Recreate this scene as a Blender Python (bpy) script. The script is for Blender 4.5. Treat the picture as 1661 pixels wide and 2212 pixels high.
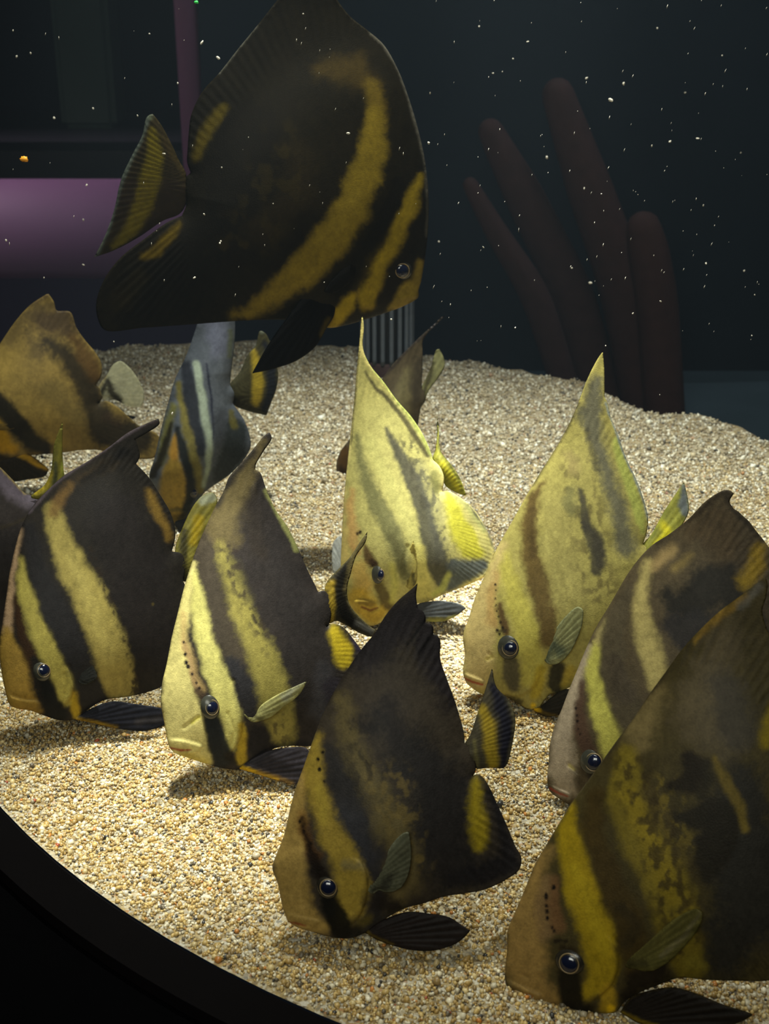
import bpy, math, random
import numpy as np
from mathutils import Vector, Matrix

for o in list(bpy.data.objects):
    bpy.data.objects.remove(o, do_unlink=True)
SC = bpy.context.scene
COL = SC.collection
rng = np.random.default_rng(7)
random.seed(7)

# ------------------------------------------------------------------ camera
F, PITCH, CAMZ = 2600.0, math.radians(22), 0.58       # focal length in pixels of the 1661 x 2212 frame
CAM = np.array([0, 0, CAMZ])
cd = bpy.data.cameras.new('camera')
cam = bpy.data.objects.new('camera', cd)
COL.objects.link(cam)
cam.location = CAM
cam.rotation_euler = (math.pi / 2 - PITCH, 0, 0)
cd.sensor_fit = 'VERTICAL'
cd.sensor_height = 24
cd.sensor_width = 24
cd.lens = 24 * F / 2212
cd.clip_start = 0.02
cd.dof.use_dof = True
cd.dof.focus_distance = 0.98
cd.dof.aperture_fstop = 8.5
SC.camera = cam
SC.cycles.transparent_max_bounces = 24
SC.cycles.max_bounces = 6
SC.cycles.diffuse_bounces = 3
SC.cycles.glossy_bounces = 2
SC.cycles.volume_bounces = 0

# ------------------------------------------------------------------ world, exposure, lamps
SC.view_settings.view_transform = 'Standard'
SC.view_settings.look = 'None'
SC.view_settings.gamma = 1
SC.view_settings.use_curve_mapping = False
SC.view_settings.exposure = 0.0
w = bpy.data.worlds.new('dark_hall')
SC.world = w
w.use_nodes = True
w.node_tree.nodes['Background'].inputs[0].default_value = (0.25, 0.33, 0.45, 1)
w.node_tree.nodes['Background'].inputs[1].default_value = 0.012


def lamp(name, kind, loc, aim, power, color=(1, 1, 1), size=0.1, angle=60, blend=0.6, spread=180):
    d = bpy.data.lights.new(name, kind)
    d.energy = power
    d.color = color
    if kind == 'SPOT':
        d.spot_size = math.radians(angle)
        d.spot_blend = blend
        d.shadow_soft_size = size
    elif kind == 'AREA':
        d.shape = 'RECTANGLE'
        d.spread = math.radians(spread)
        d.size, d.size_y = size if isinstance(size, tuple) else (size, size)
    else:
        d.shadow_soft_size = size
    o = bpy.data.objects.new(name, d)
    COL.objects.link(o)
    o.location = loc
    o.rotation_euler = (Vector(aim) - Vector(loc)).to_track_quat('-Z', 'Y').to_euler()
    return o


lamp('tank_spot', 'SPOT', (-0.02, 1.30, 1.85), (0.05, 1.34, 0), 230, (0.97, 1, 0.92), 0.035, 56, 1.0)
lamp('tank_spot', 'SPOT', (0.16, 1.22, 1.7), (0.115, 1.13, 0), 340, (0.98, 1, 0.96), 0.03, 12, 1.0)
lamp('tank_spot', 'SPOT', (-0.20, 0.98, 1.7), (-0.16, 0.82, 0), 220, (0.98, 1, 0.94), 0.03, 13, 1.0)
lamp('top_fill', 'AREA', (-0.05, 0.62, 1.45), (0.05, 0.75, 0.1), 5, (1, 1, 0.88), (0.7, 0.2))  # added fill above the front, lifts the fish flanks
lamp('front_fill', 'AREA', (-0.45, -0.75, 1.15), (0, 0.9, 0.1), 12, (0.98, 0.98, 0.86), (0.9, 0.5))  # added fill outside the pane, lights fish faces more than sand
lamp('back_fill', 'AREA', (0.95, 2.8, 2.4), (0.95, 3.1, 0), 11, (0.8, 0.92, 1.0), (1.5, 0.3))  # added fill to brighten the back wall and deep floor


# ------------------------------------------------------------------ small helpers
def lin(c):
    c = np.asarray(c, float) / 255.0
    return np.where(c <= 0.04045, c / 12.92, ((c + 0.055) / 1.055) ** 2.4)


def ray(p):
    p = np.asarray(p, float)
    cx, cy = (p[..., 0] - 830.5) / F, -(p[..., 1] - 1106) / F
    s, c = math.sin(PITCH), math.cos(PITCH)
    return np.stack([cx, c + cy * s, -s + cy * c], -1)


def on_floor(x, y, z=0.0):
    d = ray((x, y))
    return CAM + d * ((z - CAMZ) / d[2])


def at_depth(x, y, depth):                   # depth measured horizontally away from the camera
    d = ray((x, y))
    return CAM + d * (depth / d[1])


def project(P):
    P = np.asarray(P) - CAM
    s, c = math.sin(PITCH), math.cos(PITCH)
    zc = P[..., 1] * c - P[..., 2] * s
    yc = P[..., 1] * s + P[..., 2] * c
    return np.stack([830.5 + F * P[..., 0] / zc, 1106 - F * yc / zc], -1)


def tag(o, label=None, cat=None, group=None, kind=None):
    if label:
        o['label'] = label
    if cat:
        o['category'] = cat
    if group:
        o['group'] = group
    if kind:
        o['kind'] = kind
    return o


def empty(name, loc, mat=None):
    o = bpy.data.objects.new(name, None)
    o.empty_display_size = 0.05
    COL.objects.link(o)
    if mat is not None:
        o.matrix_world = mat
    else:
        o.location = loc
    return o


def make_mesh(name, V, Fc, mat, parent=None, col=None, smooth=True, thin=None):
    """V (n,3); Fc (m,k) array or list of arrays of faces"""
    me = bpy.data.meshes.new(name)
    fl = Fc if isinstance(Fc, list) else [Fc]
    fl = [np.asarray(f, np.int32) for f in fl if len(f)]
    V = np.asarray(V, np.float32)
    me.vertices.add(len(V))
    me.vertices.foreach_set('co', V.ravel())
    loops = np.concatenate([f.ravel() for f in fl])
    tot = np.concatenate([np.full(len(f), f.shape[1], np.int32) for f in fl])
    st = np.concatenate([[0], np.cumsum(tot)[:-1]]).astype(np.int32)
    me.loops.add(len(loops))
    me.loops.foreach_set('vertex_index', loops)
    me.polygons.add(len(tot))
    me.polygons.foreach_set('loop_start', st)
    me.polygons.foreach_set('loop_total', tot)
    if smooth:
        me.polygons.foreach_set('use_smooth', np.ones(len(tot), bool))
    me.update(calc_edges=True)
    if col is not None:
        a = me.color_attributes.new('Col', 'FLOAT_COLOR', 'POINT')
        c = np.ones((len(V), 4), np.float32)
        c[:, :col.shape[1]] = col
        a.data.foreach_set('color', c.ravel())
    if thin is not None:
        a = me.attributes.new('Thin', 'FLOAT', 'POINT')
        a.data.foreach_set('value', np.asarray(thin, np.float32))
    me.materials.append(mat)
    o = bpy.data.objects.new(name, me)
    COL.objects.link(o)
    if parent:
        o.parent = parent
    return o


def hashn(ix, iy, seed):
    h = (ix.astype(np.int64) * 374761393 + iy.astype(np.int64) * 668265263 + seed * 974711) & 0x7fffffff
    h = ((h ^ (h >> 13)) * 1274126177) & 0x7fffffff
    return ((h ^ (h >> 16)) & 0xffff) / 65535.0


def vnoise(x, y, seed=0):
    ix, iy = np.floor(x), np.floor(y)
    fx, fy = x - ix, y - iy
    fx, fy = fx * fx * (3 - 2 * fx), fy * fy * (3 - 2 * fy)
    a, b = hashn(ix, iy, seed), hashn(ix + 1, iy, seed)
    c, d = hashn(ix, iy + 1, seed), hashn(ix + 1, iy + 1, seed)
    return (a + (b - a) * fx) * (1 - fy) + (c + (d - c) * fx) * fy - 0.5


def fnoise(x, y, seed=0, octs=3):
    r, a = 0, 1.0
    for k in range(octs):
        r = r + a * vnoise(x * 2 ** k, y * 2 ** k, seed + 17 * k)
        a *= 0.5
    return r


def pts(s):
    return [tuple(float(v) for v in t.split(',')) for t in s.split()]


def smooth_loop(s, step=4.0):
    """closed Catmull-Rom curve through the points of s; 'x,y,1' marks a sharp corner"""
    P = pts(s) if isinstance(s, str) else s
    n = len(P)
    A = np.array([p[:2] for p in P])
    corner = [len(p) > 2 for p in P]
    out = []
    for i in range(n):
        p1, p2 = A[i], A[(i + 1) % n]
        p0 = A[i - 1] if not corner[i] else 2 * p1 - p2
        p3 = A[(i + 2) % n] if not corner[(i + 1) % n] else 2 * p2 - p1
        d = [max(np.linalg.norm(b - a), 1e-6) ** 0.5 for a, b in ((p0, p1), (p1, p2), (p2, p3))]
        m1 = ((p1 - p0) / d[0] - (p2 - p0) / (d[0] + d[1]) + (p2 - p1) / d[1]) * d[1]
        m2 = ((p2 - p1) / d[1] - (p3 - p1) / (d[1] + d[2]) + (p3 - p2) / d[2]) * d[1]
        k = max(1, int(np.linalg.norm(p2 - p1) / step))
        for t in np.arange(k) / k:
            t2, t3 = t * t, t * t * t
            out.append((2 * t3 - 3 * t2 + 1) * p1 + (t3 - 2 * t2 + t) * m1 + (-2 * t3 + 3 * t2) * p2 + (t3 - t2) * m2)
    return np.array(out)


def sdist(P, L, chunk=20000):
    """signed distance (inside > 0) of points P to the closed loop L, with the nearest point"""
    A, B = L, np.roll(L, -1, 0)
    AB = B - A
    l2 = np.maximum((AB ** 2).sum(1), 1e-12)
    D = np.empty(len(P))
    N = np.empty((len(P), 2))
    for s in range(0, len(P), chunk):
        p = P[s:s + chunk]
        ap = p[:, None] - A[None]
        t = np.clip((ap * AB).sum(2) / l2, 0, 1)
        q = A + t[..., None] * AB
        dd = ((p[:, None] - q) ** 2).sum(2)
        k = dd.argmin(1)
        D[s:s + chunk] = np.sqrt(dd[np.arange(len(p)), k])
        N[s:s + chunk] = q[np.arange(len(p)), k]
        c = (A[None, :, 1] > p[:, None, 1]) != (B[None, :, 1] > p[:, None, 1])
        dy = np.where(np.abs(AB[:, 1]) < 1e-12, 1e-12, AB[:, 1])
        xi = A[:, 0] + (p[:, None, 1] - A[:, 1]) * AB[:, 0] / dy
        ins = ((c & (p[:, None, 0] < xi)).sum(1) % 2).astype(bool)
        D[s:s + chunk] *= np.where(ins, 1, -1)
    return D, N


def inside(P, L):
    return sdist(P, L)[0] > 0


def lattice(L, s):
    """triangle mesh of the inside of loop L with spacing s -> points, triangles, boundary flag, distance"""
    mn, mx = L.min(0) - 2 * s, L.max(0) + 2 * s
    h = s * math.sqrt(3) / 2
    nx, ny = int((mx[0] - mn[0]) / s) + 2, int((mx[1] - mn[1]) / h) + 2
    j, i = np.mgrid[0:ny, 0:nx]
    P = np.stack([mn[0] + (i + 0.5 * (j % 2)) * s, mn[1] + j * h], -1).reshape(-1, 2)
    # cheap pre-pass is not needed; the loops are short
    D, N = sdist(P, L)
    near = np.abs(D) < 0.42 * s
    P[near] = N[near]
    D[near] = 0
    idx = (np.arange(ny * nx)).reshape(ny, nx)
    a, b = idx[:-1, :-1], idx[:-1, 1:]
    c, d = idx[1:, :-1], idx[1:, 1:]
    ev = (np.arange(ny - 1) % 2 == 0)[:, None] & np.ones((1, nx - 1), bool)
    T = np.concatenate([np.stack([a, b, c], -1)[ev], np.stack([b, d, c], -1)[ev],
                        np.stack([a, b, d], -1)[~ev], np.stack([a, d, c], -1)[~ev]])
    S = D[T]
    full = (S >= 0).all(1) & (S > 0).any(1)
    zero = (S == 0).all(1)
    if zero.any():
        zi = np.where(zero)[0]
        ok = inside(P[T[zi]].mean(1), L)
        full[zi[ok]] = True
    keep = [T[full]]
    mix = T[(S > 0).any(1) & (S < 0).any(1)]
    extra, cut = [], {}

    def cutv(u, v):
        k = (min(u, v), max(u, v))
        if k not in cut:
            t = D[u] / (D[u] - D[v])
            cut[k] = len(P) + len(extra)
            extra.append(P[u] + t * (P[v] - P[u]))
        return cut[k]
    new = []
    for t in mix:
        poly = []
        for q in range(3):
            u, v = int(t[q]), int(t[(q + 1) % 3])
            if D[u] >= 0:
                poly.append(u)
            if (D[u] > 0 and D[v] < 0) or (D[u] < 0 and D[v] > 0):
                poly.append(cutv(u, v))
        for q in range(1, len(poly) - 1):
            new.append((poly[0], poly[q], poly[q + 1]))
    T = np.concatenate(keep + ([np.array(new)] if new else []))
    if extra:
        P = np.concatenate([P, np.array(extra)])
        D = np.concatenate([D, np.zeros(len(extra))])
    u, inv = np.unique(T, return_inverse=True)
    T = inv.reshape(-1, 3)
    P, D = P[u], D[u]
    e1, e2 = P[T[:, 1]] - P[T[:, 0]], P[T[:, 2]] - P[T[:, 0]]
    fl = (e1[:, 0] * e2[:, 1] - e1[:, 1] * e2[:, 0]) > 0      # pixel y points down: make faces look at the viewer
    T[fl] = T[fl][:, ::-1]
    return P, T, D <= 0, D


def inflate(L, P, T, B, src):
    """solve lap(h) = -src inside L, zero on the rim; coarse grid first, then the mesh itself"""
    mn, mx = L.min(0), L.max(0)
    g = max((mx - mn).max() / 110, 2.0)
    nx, ny = int((mx[0] - mn[0]) / g) + 3, int((mx[1] - mn[1]) / g) + 3
    jj, ii = np.mgrid[0:ny, 0:nx]
    G = np.stack([mn[0] + (ii - 1) * g, mn[1] + (jj - 1) * g], -1).reshape(-1, 2)
    M = inside(G, L).reshape(ny, nx)
    S = src(G).reshape(ny, nx) * M * g * g
    H = np.zeros((ny, nx))
    red = (ii + jj) % 2 == 0
    for k in range(420):
        for m in (red & M, ~red & M):
            Z = np.zeros_like(H)
            Z[1:-1, 1:-1] = (H[:-2, 1:-1] + H[2:, 1:-1] + H[1:-1, :-2] + H[1:-1, 2:] + S[1:-1, 1:-1]) / 4
            H = np.where(m, H + 1.9 * (Z - H), H)
    u = (P - mn) / g + 1
    iu = np.clip(np.floor(u).astype(int), 0, [nx - 2, ny - 2])
    f = u - iu
    h = (H[iu[:, 1], iu[:, 0]] * (1 - f[:, 0]) + H[iu[:, 1], iu[:, 0] + 1] * f[:, 0]) * (1 - f[:, 1]) + \
        (H[iu[:, 1] + 1, iu[:, 0]] * (1 - f[:, 0]) + H[iu[:, 1] + 1, iu[:, 0] + 1] * f[:, 0]) * f[:, 1]
    h[B] = 0
    E = np.concatenate([T[:, [0, 1]], T[:, [1, 2]], T[:, [2, 0]]])
    E = np.unique(np.sort(E, 1), axis=0)
    n = len(P)
    deg = np.bincount(E.ravel(), minlength=n)
    for k in range(50):
        s = np.bincount(E[:, 0], h[E[:, 1]], n) + np.bincount(E[:, 1], h[E[:, 0]], n)
        h = np.where(B, 0, 0.3 * h + 0.7 * s / deg)
    return h


def sstep(a, b, x):
    t = np.clip((x - a) / (b - a), 0, 1)
    return t * t * (3 - 2 * t)


def stroke_d(P, Q):
    """distance to a polyline of varying half-width"""
    Q = [q if len(q) > 2 else (q[0], q[1], 6.0) for q in Q]
    if len(Q) == 1:
        Q = Q * 2
    best = np.full(len(P), 1e9)
    for a, b in zip(Q[:-1], Q[1:]):
        A, Bv = np.array(a[:2]), np.array(b[:2])
        AB = Bv - A
        t = np.clip(((P - A) @ AB) / max(AB @ AB, 1e-9), 0, 1)
        d = np.linalg.norm(P - (A + t[:, None] * AB), axis=1) - (a[2] + t * (b[2] - a[2]))
        best = np.minimum(best, d)
    return best


def paint(P, ops, dist, seed, base, alpha=1.0):
    """skin pattern: 'S r,g,b feather opacity : x,y,r ...' strokes, 'D r,g,b radius : x,y ...' dots,
    'E r,g,b width opacity' a margin along the rim, 'A alpha feather : strokes' see-through parts"""
    n = len(P)
    C = np.tile(lin(base), (n, 1))
    al = np.full(n, alpha)
    wx = fnoise(P[:, 0] / 26, P[:, 1] / 26, seed, 4)
    wy = fnoise(P[:, 0] / 26, P[:, 1] / 26, seed + 5, 4)
    fine = fnoise(P[:, 0] / 5, P[:, 1] / 5, seed + 9, 2)
    for line in ops.strip().split('\n'):
        line = line.strip()
        if not line:
            continue
        head, _, tail = line.partition(':')
        h = head.split()
        if h[0] == 'S':
            c, fe, op = lin([float(v) for v in h[1].split(',')]), float(h[2]), float(h[3])
            q = P + np.stack([wx, wy], -1) * fe * 0.5
            m = sstep(fe * 0.6, -fe * 0.6, stroke_d(q, pts(tail)) + fine * fe * 0.3) * op
            C = C + (c - C) * m[:, None]
        elif h[0] == 'N':                           # mottled patch
            c, fe, op, sz = lin([float(v) for v in h[1].split(',')]), float(h[2]), float(h[3]), float(h[4])
            m = sstep(fe * 0.6, -fe * 0.6, stroke_d(P, pts(tail)))
            m = m * sstep(-0.05, 0.28, fnoise(P[:, 0] / sz, P[:, 1] / (sz * 1.5), seed + 77, 3)) * op
            C = C + (c - C) * m[:, None]
        elif h[0] == 'D':
            c, r = lin([float(v) for v in h[1].split(',')]), float(h[2])
            for x, y in pts(tail):
                d = np.hypot((P[:, 0] - x) * 1.0, (P[:, 1] - y) * 0.8)
                m = sstep(r + 1.5, r - 1.5, d + wx * 2)
                C = C + (c - C) * m[:, None]
        elif h[0] == 'E':
            c, wd, op = lin([float(v) for v in h[1].split(',')]), float(h[2]), float(h[3])
            m = sstep(wd, wd * 0.2, dist + wx * wd * 0.5) * op
            C = C + (c - C) * m[:, None]
        elif h[0] == 'A':
            a, fe = float(h[1]), float(h[2])
            m = sstep(fe * 0.6, -fe * 0.6, stroke_d(P, pts(tail)))
            al = al + (a - al) * m
    big = fnoise(P[:, 0] / 40, P[:, 1] / 40, seed + 31, 3)
    spk = fnoise(P[:, 0] / 3.2, P[:, 1] / 3.2, seed + 41, 2)
    mid = fnoise(P[:, 0] / 9, P[:, 1] / 14, seed + 37, 3)
    C = 0.16 * (np.maximum(C, 1e-4) / 0.16) ** 1.07
    C = C * (1 + 0.20 * big + 0.24 * spk + 0.18 * fine + 0.22 * mid)[:, None]
    return np.concatenate([np.clip(C, 0.0015, 1), al[:, None]], 1)


# ------------------------------------------------------------------ materials
def nmat(name):
    m = bpy.data.materials.new(name)
    m.use_nodes = True
    nt = m.node_tree
    return m, nt, nt.nodes['Principled BSDF']


def plain(name, c, rough=0.6, spec=0.3, bump=0.0, scale=40, var=0.15):
    m, nt, b = nmat(name)
    n = nt.nodes.new('ShaderNodeTexNoise')
    n.inputs['Scale'].default_value = scale
    n.inputs['Detail'].default_value = 4
    tc = nt.nodes.new('ShaderNodeTexCoord')
    nt.links.new(tc.outputs['Object'], n.inputs['Vector'])
    r = nt.nodes.new('ShaderNodeMapRange')
    r.inputs[3].default_value, r.inputs[4].default_value = 1 - var, 1 + var
    nt.links.new(n.outputs['Fac'], r.inputs[0])
    x = nt.nodes.new('ShaderNodeVectorMath')
    x.operation = 'SCALE'
    x.inputs[0].default_value = tuple(lin(c))
    nt.links.new(r.outputs[0], x.inputs['Scale'])
    nt.links.new(x.outputs[0], b.inputs['Base Color'])
    b.inputs['Roughness'].default_value = rough
    b.inputs['Specular IOR Level'].default_value = spec
    if bump:
        bp = nt.nodes.new('ShaderNodeBump')
        bp.inputs['Strength'].default_value = bump
        bp.inputs['Distance'].default_value = 0.004
        nt.links.new(n.outputs['Fac'], bp.inputs['Height'])
        nt.links.new(bp.outputs[0], b.inputs['Normal'])
    return m


def skin_mat(name, fin):
    m, nt, b = nmat(name)
    N, Lk = nt.nodes, nt.links
    a = N.new('ShaderNodeVertexColor')
    a.layer_name = 'Col'
    tc = N.new('ShaderNodeTexCoord')
    v = N.new('ShaderNodeTexVoronoi')
    v.inputs['Scale'].default_value = 800
    Lk.new(tc.outputs['Object'], v.inputs['Vector'])
    nz = N.new('ShaderNodeTexNoise')
    nz.inputs['Scale'].default_value = 900
    nz.inputs['Detail'].default_value = 3
    Lk.new(tc.outputs['Object'], nz.inputs['Vector'])
    mr = N.new('ShaderNodeMapRange')
    mr.inputs[3].default_value, mr.inputs[4].default_value = 0.78, 1.22
    Lk.new(nz.outputs['Fac'], mr.inputs[0])
    sc = N.new('ShaderNodeVectorMath')
    sc.operation = 'SCALE'
    Lk.new(a.outputs['Color'], sc.inputs[0])
    Lk.new(mr.outputs[0], sc.inputs['Scale'])
    Lk.new(sc.outputs[0], b.inputs['Base Color'])
    bp = N.new('ShaderNodeBump')
    bp.inputs['Strength'].default_value = 0.13 if not fin else 0.1
    bp.inputs['Distance'].default_value = 0.0007
    Lk.new(v.outputs['Distance'], bp.inputs['Height'])
    Lk.new(bp.outputs[0], b.inputs['Normal'])
    b.inputs['Roughness'].default_value = 0.5
    b.inputs['Specular IOR Level'].default_value = 0.10
    out = N['Material Output']
    last = b.outputs[0]
    tr = N.new('ShaderNodeBsdfTranslucent')
    Lk.new(sc.outputs[0], tr.inputs['Color'])
    mx = N.new('ShaderNodeMixShader')
    th = N.new('ShaderNodeAttribute')
    th.attribute_name = 'Thin'
    mq = N.new('ShaderNodeMapRange')
    mq.inputs[3].default_value, mq.inputs[4].default_value = 0.05, 0.36
    Lk.new(th.outputs['Fac'], mq.inputs[0])
    Lk.new(mq.outputs[0], mx.inputs[0])
    Lk.new(last, mx.inputs[1])
    Lk.new(tr.outputs[0], mx.inputs[2])
    last = mx.outputs[0]
    tp = N.new('ShaderNodeBsdfTransparent')
    m2 = N.new('ShaderNodeMixShader')
    Lk.new(a.outputs['Alpha'], m2.inputs[0])
    Lk.new(tp.outputs[0], m2.inputs[1])
    Lk.new(last, m2.inputs[2])
    Lk.new(m2.outputs[0], out.inputs[0])
    return m


SKIN = skin_mat('batfish_skin', False)
FIN = SKIN
IRIS = plain('eye_iris', (50, 50, 42), 0.25, 0.5, 0, 300, 0.4)
IRIS_DARK = plain('eye_iris_dark', (36, 33, 26), 0.25, 0.5, 0, 300, 0.4)
RING = plain('eye_ring', (128, 108, 74), 0.3, 0.5, 0, 300, 0.2)
PUPIL = plain('eye_pupil', (16, 21, 40), 0.12, 0.8, 0, 50, 0.1)


# ------------------------------------------------------------------ fish
def ellipsoid(c, ax, n=20, m=12, half=False):
    """points and faces of an ellipsoid with axis vectors ax (3,3), pole along ax[2]"""
    th = np.linspace(0, math.pi / 2 if half else math.pi, m)
    ph = np.arange(n) * 2 * math.pi / n
    V = [(np.sin(t) * np.cos(p), np.sin(t) * np.sin(p), np.cos(t)) for t in th for p in ph]
    V = np.array(V) @ np.array(ax) + c
    i, k = np.mgrid[0:m - 1, 0:n]
    Q = np.stack([i * n + k, (i + 1) * n + k, (i + 1) * n + (k + 1) % n, i * n + (k + 1) % n], -1).reshape(-1, 4)
    return V, Q


def ring(c, ax, r, n=28, m=8):
    """torus: radius 1 in the ax plane, tube r"""
    a = np.arange(n) * 2 * math.pi / n
    b = np.arange(m) * 2 * math.pi / m
    A, Bb = np.meshgrid(a, b, indexing='ij')
    V = np.stack([(1 + r * np.cos(Bb)) * np.cos(A), (1 + r * np.cos(Bb)) * np.sin(A), r * np.sin(Bb)], -1).reshape(-1, 3)
    V = V @ np.array(ax) + c
    i, k = np.mgrid[0:n, 0:m]
    Q = np.stack([i * m + k, ((i + 1) % n) * m + k, ((i + 1) % n) * m + (k + 1) % m, i * m + (k + 1) % m], -1).reshape(-1, 4)
    return V, Q


def batfish(spec, seed):
    """one fish: body, fins, eye ... each its own mesh under an Empty at the point where it feeds"""
    ax, ay = spec['anchor']
    O = at_depth(ax, ay, spec['depth'])
    d = CAM - O
    d[2] = 0
    d /= np.linalg.norm(d)
    yaw, lean = math.radians(spec.get('yaw', 0)), math.radians(spec.get('lean', 12))
    nh = np.array([d[0] * math.cos(yaw) - d[1] * math.sin(yaw), d[0] * math.sin(yaw) + d[1] * math.cos(yaw), 0])
    N = nh * math.cos(lean) + np.array([0, 0, 1]) * math.sin(lean)
    U = np.cross([0, 0, 1], N)
    U /= np.linalg.norm(U)
    W = np.cross(N, U)
    R = np.stack([U, W, N])                         # rows: right, up, towards the viewer
    mw = Matrix(((U[0], W[0], N[0], O[0]), (U[1], W[1], N[1], O[1]), (U[2], W[2], N[2], O[2]), (0, 0, 0, 1)))
    root = empty('batfish', None, mw)
    tag(root, spec['label'], 'fish', 'batfish shoal in the tank')

    def to_plane(p):
        r = ray(p)
        t = ((O - CAM) @ N) / (r @ N)
        return ((CAM + r * t[:, None]) - O) @ R.T     # local, z = 0

    def to_px(loc):
        return project(loc @ R + O)

    s = spec.get('step', 3.4)
    L = smooth_loop(spec['outline'])
    P, T, B, D = lattice(L, s)
    fins = [(nm, smooth_loop(poly, 8)) for nm, poly in spec.get('fins', [])]

    def src(q):
        v = np.ones(len(q))
        for nm, fl in fins:
            dd = sdist(q, fl)[0]
            v = v * (1 - 0.97 * sstep(-50, 40, dd))
        return v
    h = inflate(L, P, T, B, src)
    q = h / h.max()
    hx, hy, hr = spec.get('thick_at', (P[:, 0].mean(), P[:, 1].mean(), 300))
    bulk = 0.72 + 0.28 * np.exp(-((P[:, 0] - hx) ** 2 + (P[:, 1] - hy) ** 2) / hr ** 2)
    ex = np.full(len(P), 0.62)
    for nm, fl in fins:
        ex = np.maximum(ex, 0.62 + 0.36 * sstep(-150, 10, sdist(P, fl)[0]))
    th = spec['thick'] * q ** ex * bulk
    loc = to_plane(P)
    loc[:, 2] = th
    px = to_px(loc)                                 # where each point of the near flank is seen
    # relief: grooves and raised covers
    for dep, fe, line in spec.get('relief', []):
        dd = stroke_d(px, pts(line))
        th = th + 0.6 * dep * 0.001 * sstep(fe, 0, dd) * sstep(0, 6, D)
    covers = [(nm, smooth_loop(poly, 6), lift) for nm, poly, lift in spec.get('covers', [])]
    for nm, cl, lift in covers:
        dd = sdist(px, cl)[0]
        w_ = 1.0
        if nm == 'gill_cover':                      # raised along its rear edge, running smoothly into the cheek
            ev = np.array(spec['eye'][:2])
            dv = cl.mean(0) - ev
            u_ = (px - ev) @ dv / (dv @ dv)
            w_ = sstep(0.75, 1.7, u_)
        th = th + lift * 0.001 * sstep(-3, 4, dd) * sstep(0, 10, D) * w_
    # fin rays
    for nm, fl in fins:
        rx, ry, nr = spec['rays'][nm]
        ang = np.arctan2(P[:, 1] - ry, P[:, 0] - rx)
        rr = np.hypot(P[:, 1] - ry, P[:, 0] - rx)
        inn = sstep(0, 30, sdist(P, fl)[0]) * sstep(0, 4, D)
        th = th + 0.00016 * np.sin(ang * nr * 1.5) * inn
        spec.setdefault('_ray', []).append((nm, rx, ry, nr, fl))
    th = np.maximum(th, np.where(B, 0, 0.00035))
    loc[:, 2] = th
    px = to_px(loc)
    col = paint(px, spec['ops'], D, seed, spec['base'])
    for nm, rx, ry, nr, fl in spec.get('_ray', []):
        ang = np.arctan2(px[:, 1] - ry, px[:, 0] - rx)
        inn = sstep(0, 30, sdist(px, fl)[0])
        st = np.sin(ang * nr * 1.5) * 0.3 + fnoise(ang * nr * 0.4, np.zeros(len(ang)), seed + 3, 2)
        col[:, :3] *= (1 + 0.22 * st * inn)[:, None]
    thin = np.zeros(len(P))
    for nm, fl in fins:
        thin = np.maximum(thin, sstep(-70, 60, sdist(px, fl)[0]))
    col[:, :3] *= (1 + 0.22 * thin)[:, None]
    n = len(P)
    back = loc.copy()
    back[:, 2] = -th
    bi = np.where(B, np.arange(n), n + np.arange(n))
    V = np.concatenate([loc, back])
    Cc = np.concatenate([col, col])
    cen = P[T].mean(1)
    cpx = px[T].mean(1)
    part = np.zeros(len(T), int)
    names = ['body']
    for nm, fl in fins:
        names.append(nm)
        part[inside(cen, fl)] = len(names) - 1
    for nm, cl, lift in covers:
        names.append(nm)
        part[inside(cpx, cl) & (part == 0)] = len(names) - 1
    body = None
    for k, nm in enumerate(names):
        t = T[part == k]
        if not len(t):
            continue
        t = np.concatenate([t, bi[t][:, ::-1]])
        u, inv = np.unique(t, return_inverse=True)
        o = make_mesh(nm, V[u], inv.reshape(-1, 3), SKIN, root, Cc[u], True, np.concatenate([thin, thin])[u])
        lb = spec.get('part_labels', {}).get(nm)
        if lb:
            o['label'] = lb
        if k == 0:
            body = o
    # separate fins: tail, pelvic, pectoral
    for f in spec.get('free', []):
        Lf = smooth_loop(f['outline'])
        Pf, Tf, Bf, Df = lattice(Lf, f.get('step', s))
        lf = to_plane(Pf)
        bx, by = f['base_at']
        b3 = to_plane(np.array([[bx, by]]))[0]
        dist = np.hypot(lf[:, 0] - b3[0], lf[:, 1] - b3[1])
        off = f.get('off', 0.0)
        if off == 'skin':
            kk = ((px - np.array([bx, by])) ** 2).sum(1).argmin()
            off = th[kk] - 0.001
        bend = f.get('bend', 0.0)
        mid = off + f.get('slope', 0.0) * dist + bend * dist ** 2
        rx, ry, nr = f['rays']
        ang = np.arctan2(Pf[:, 1] - ry, Pf[:, 0] - rx)
        tf = f.get('thick', 0.0016) * np.clip(1.15 - dist / max(dist.max(), 1e-6), 0.2, 1) * sstep(-1, 12, Df)
        tf = tf + 0.00028 * np.sin(ang * nr) * sstep(0, 6, Df)
        tf = np.maximum(np.where(Bf, 0, np.maximum(tf, 0.00025)), 0)
        pos = lf.copy()
        pos[:, 2] = mid
        # the sheet leaves the plane, so slide it back to where the fin is seen
        for _ in range(3):
            e = Pf - to_px(pos)
            g = to_plane(Pf + e) - lf
            pos[:, :2] = lf[:, :2] + g[:, :2] + (pos[:, :2] - lf[:, :2]) * 0
            break
        A = pos.copy()
        A[:, 2] = mid + tf
        Bk = pos.copy()
        Bk[:, 2] = mid - tf
        cf = paint(Pf, f['ops'], Df, seed + 50, f['base'], f.get('alpha', 1.0))
        st = np.sin(ang * nr) * 0.5 + fnoise(ang * nr * 0.35, np.zeros(len(ang)), seed + 3, 2)
        cf[:, :3] *= (1 + f.get('raycol', 0.3) * st)[:, None]
        n2 = len(Pf)
        b2 = np.where(Bf, np.arange(n2), n2 + np.arange(n2))
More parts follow.
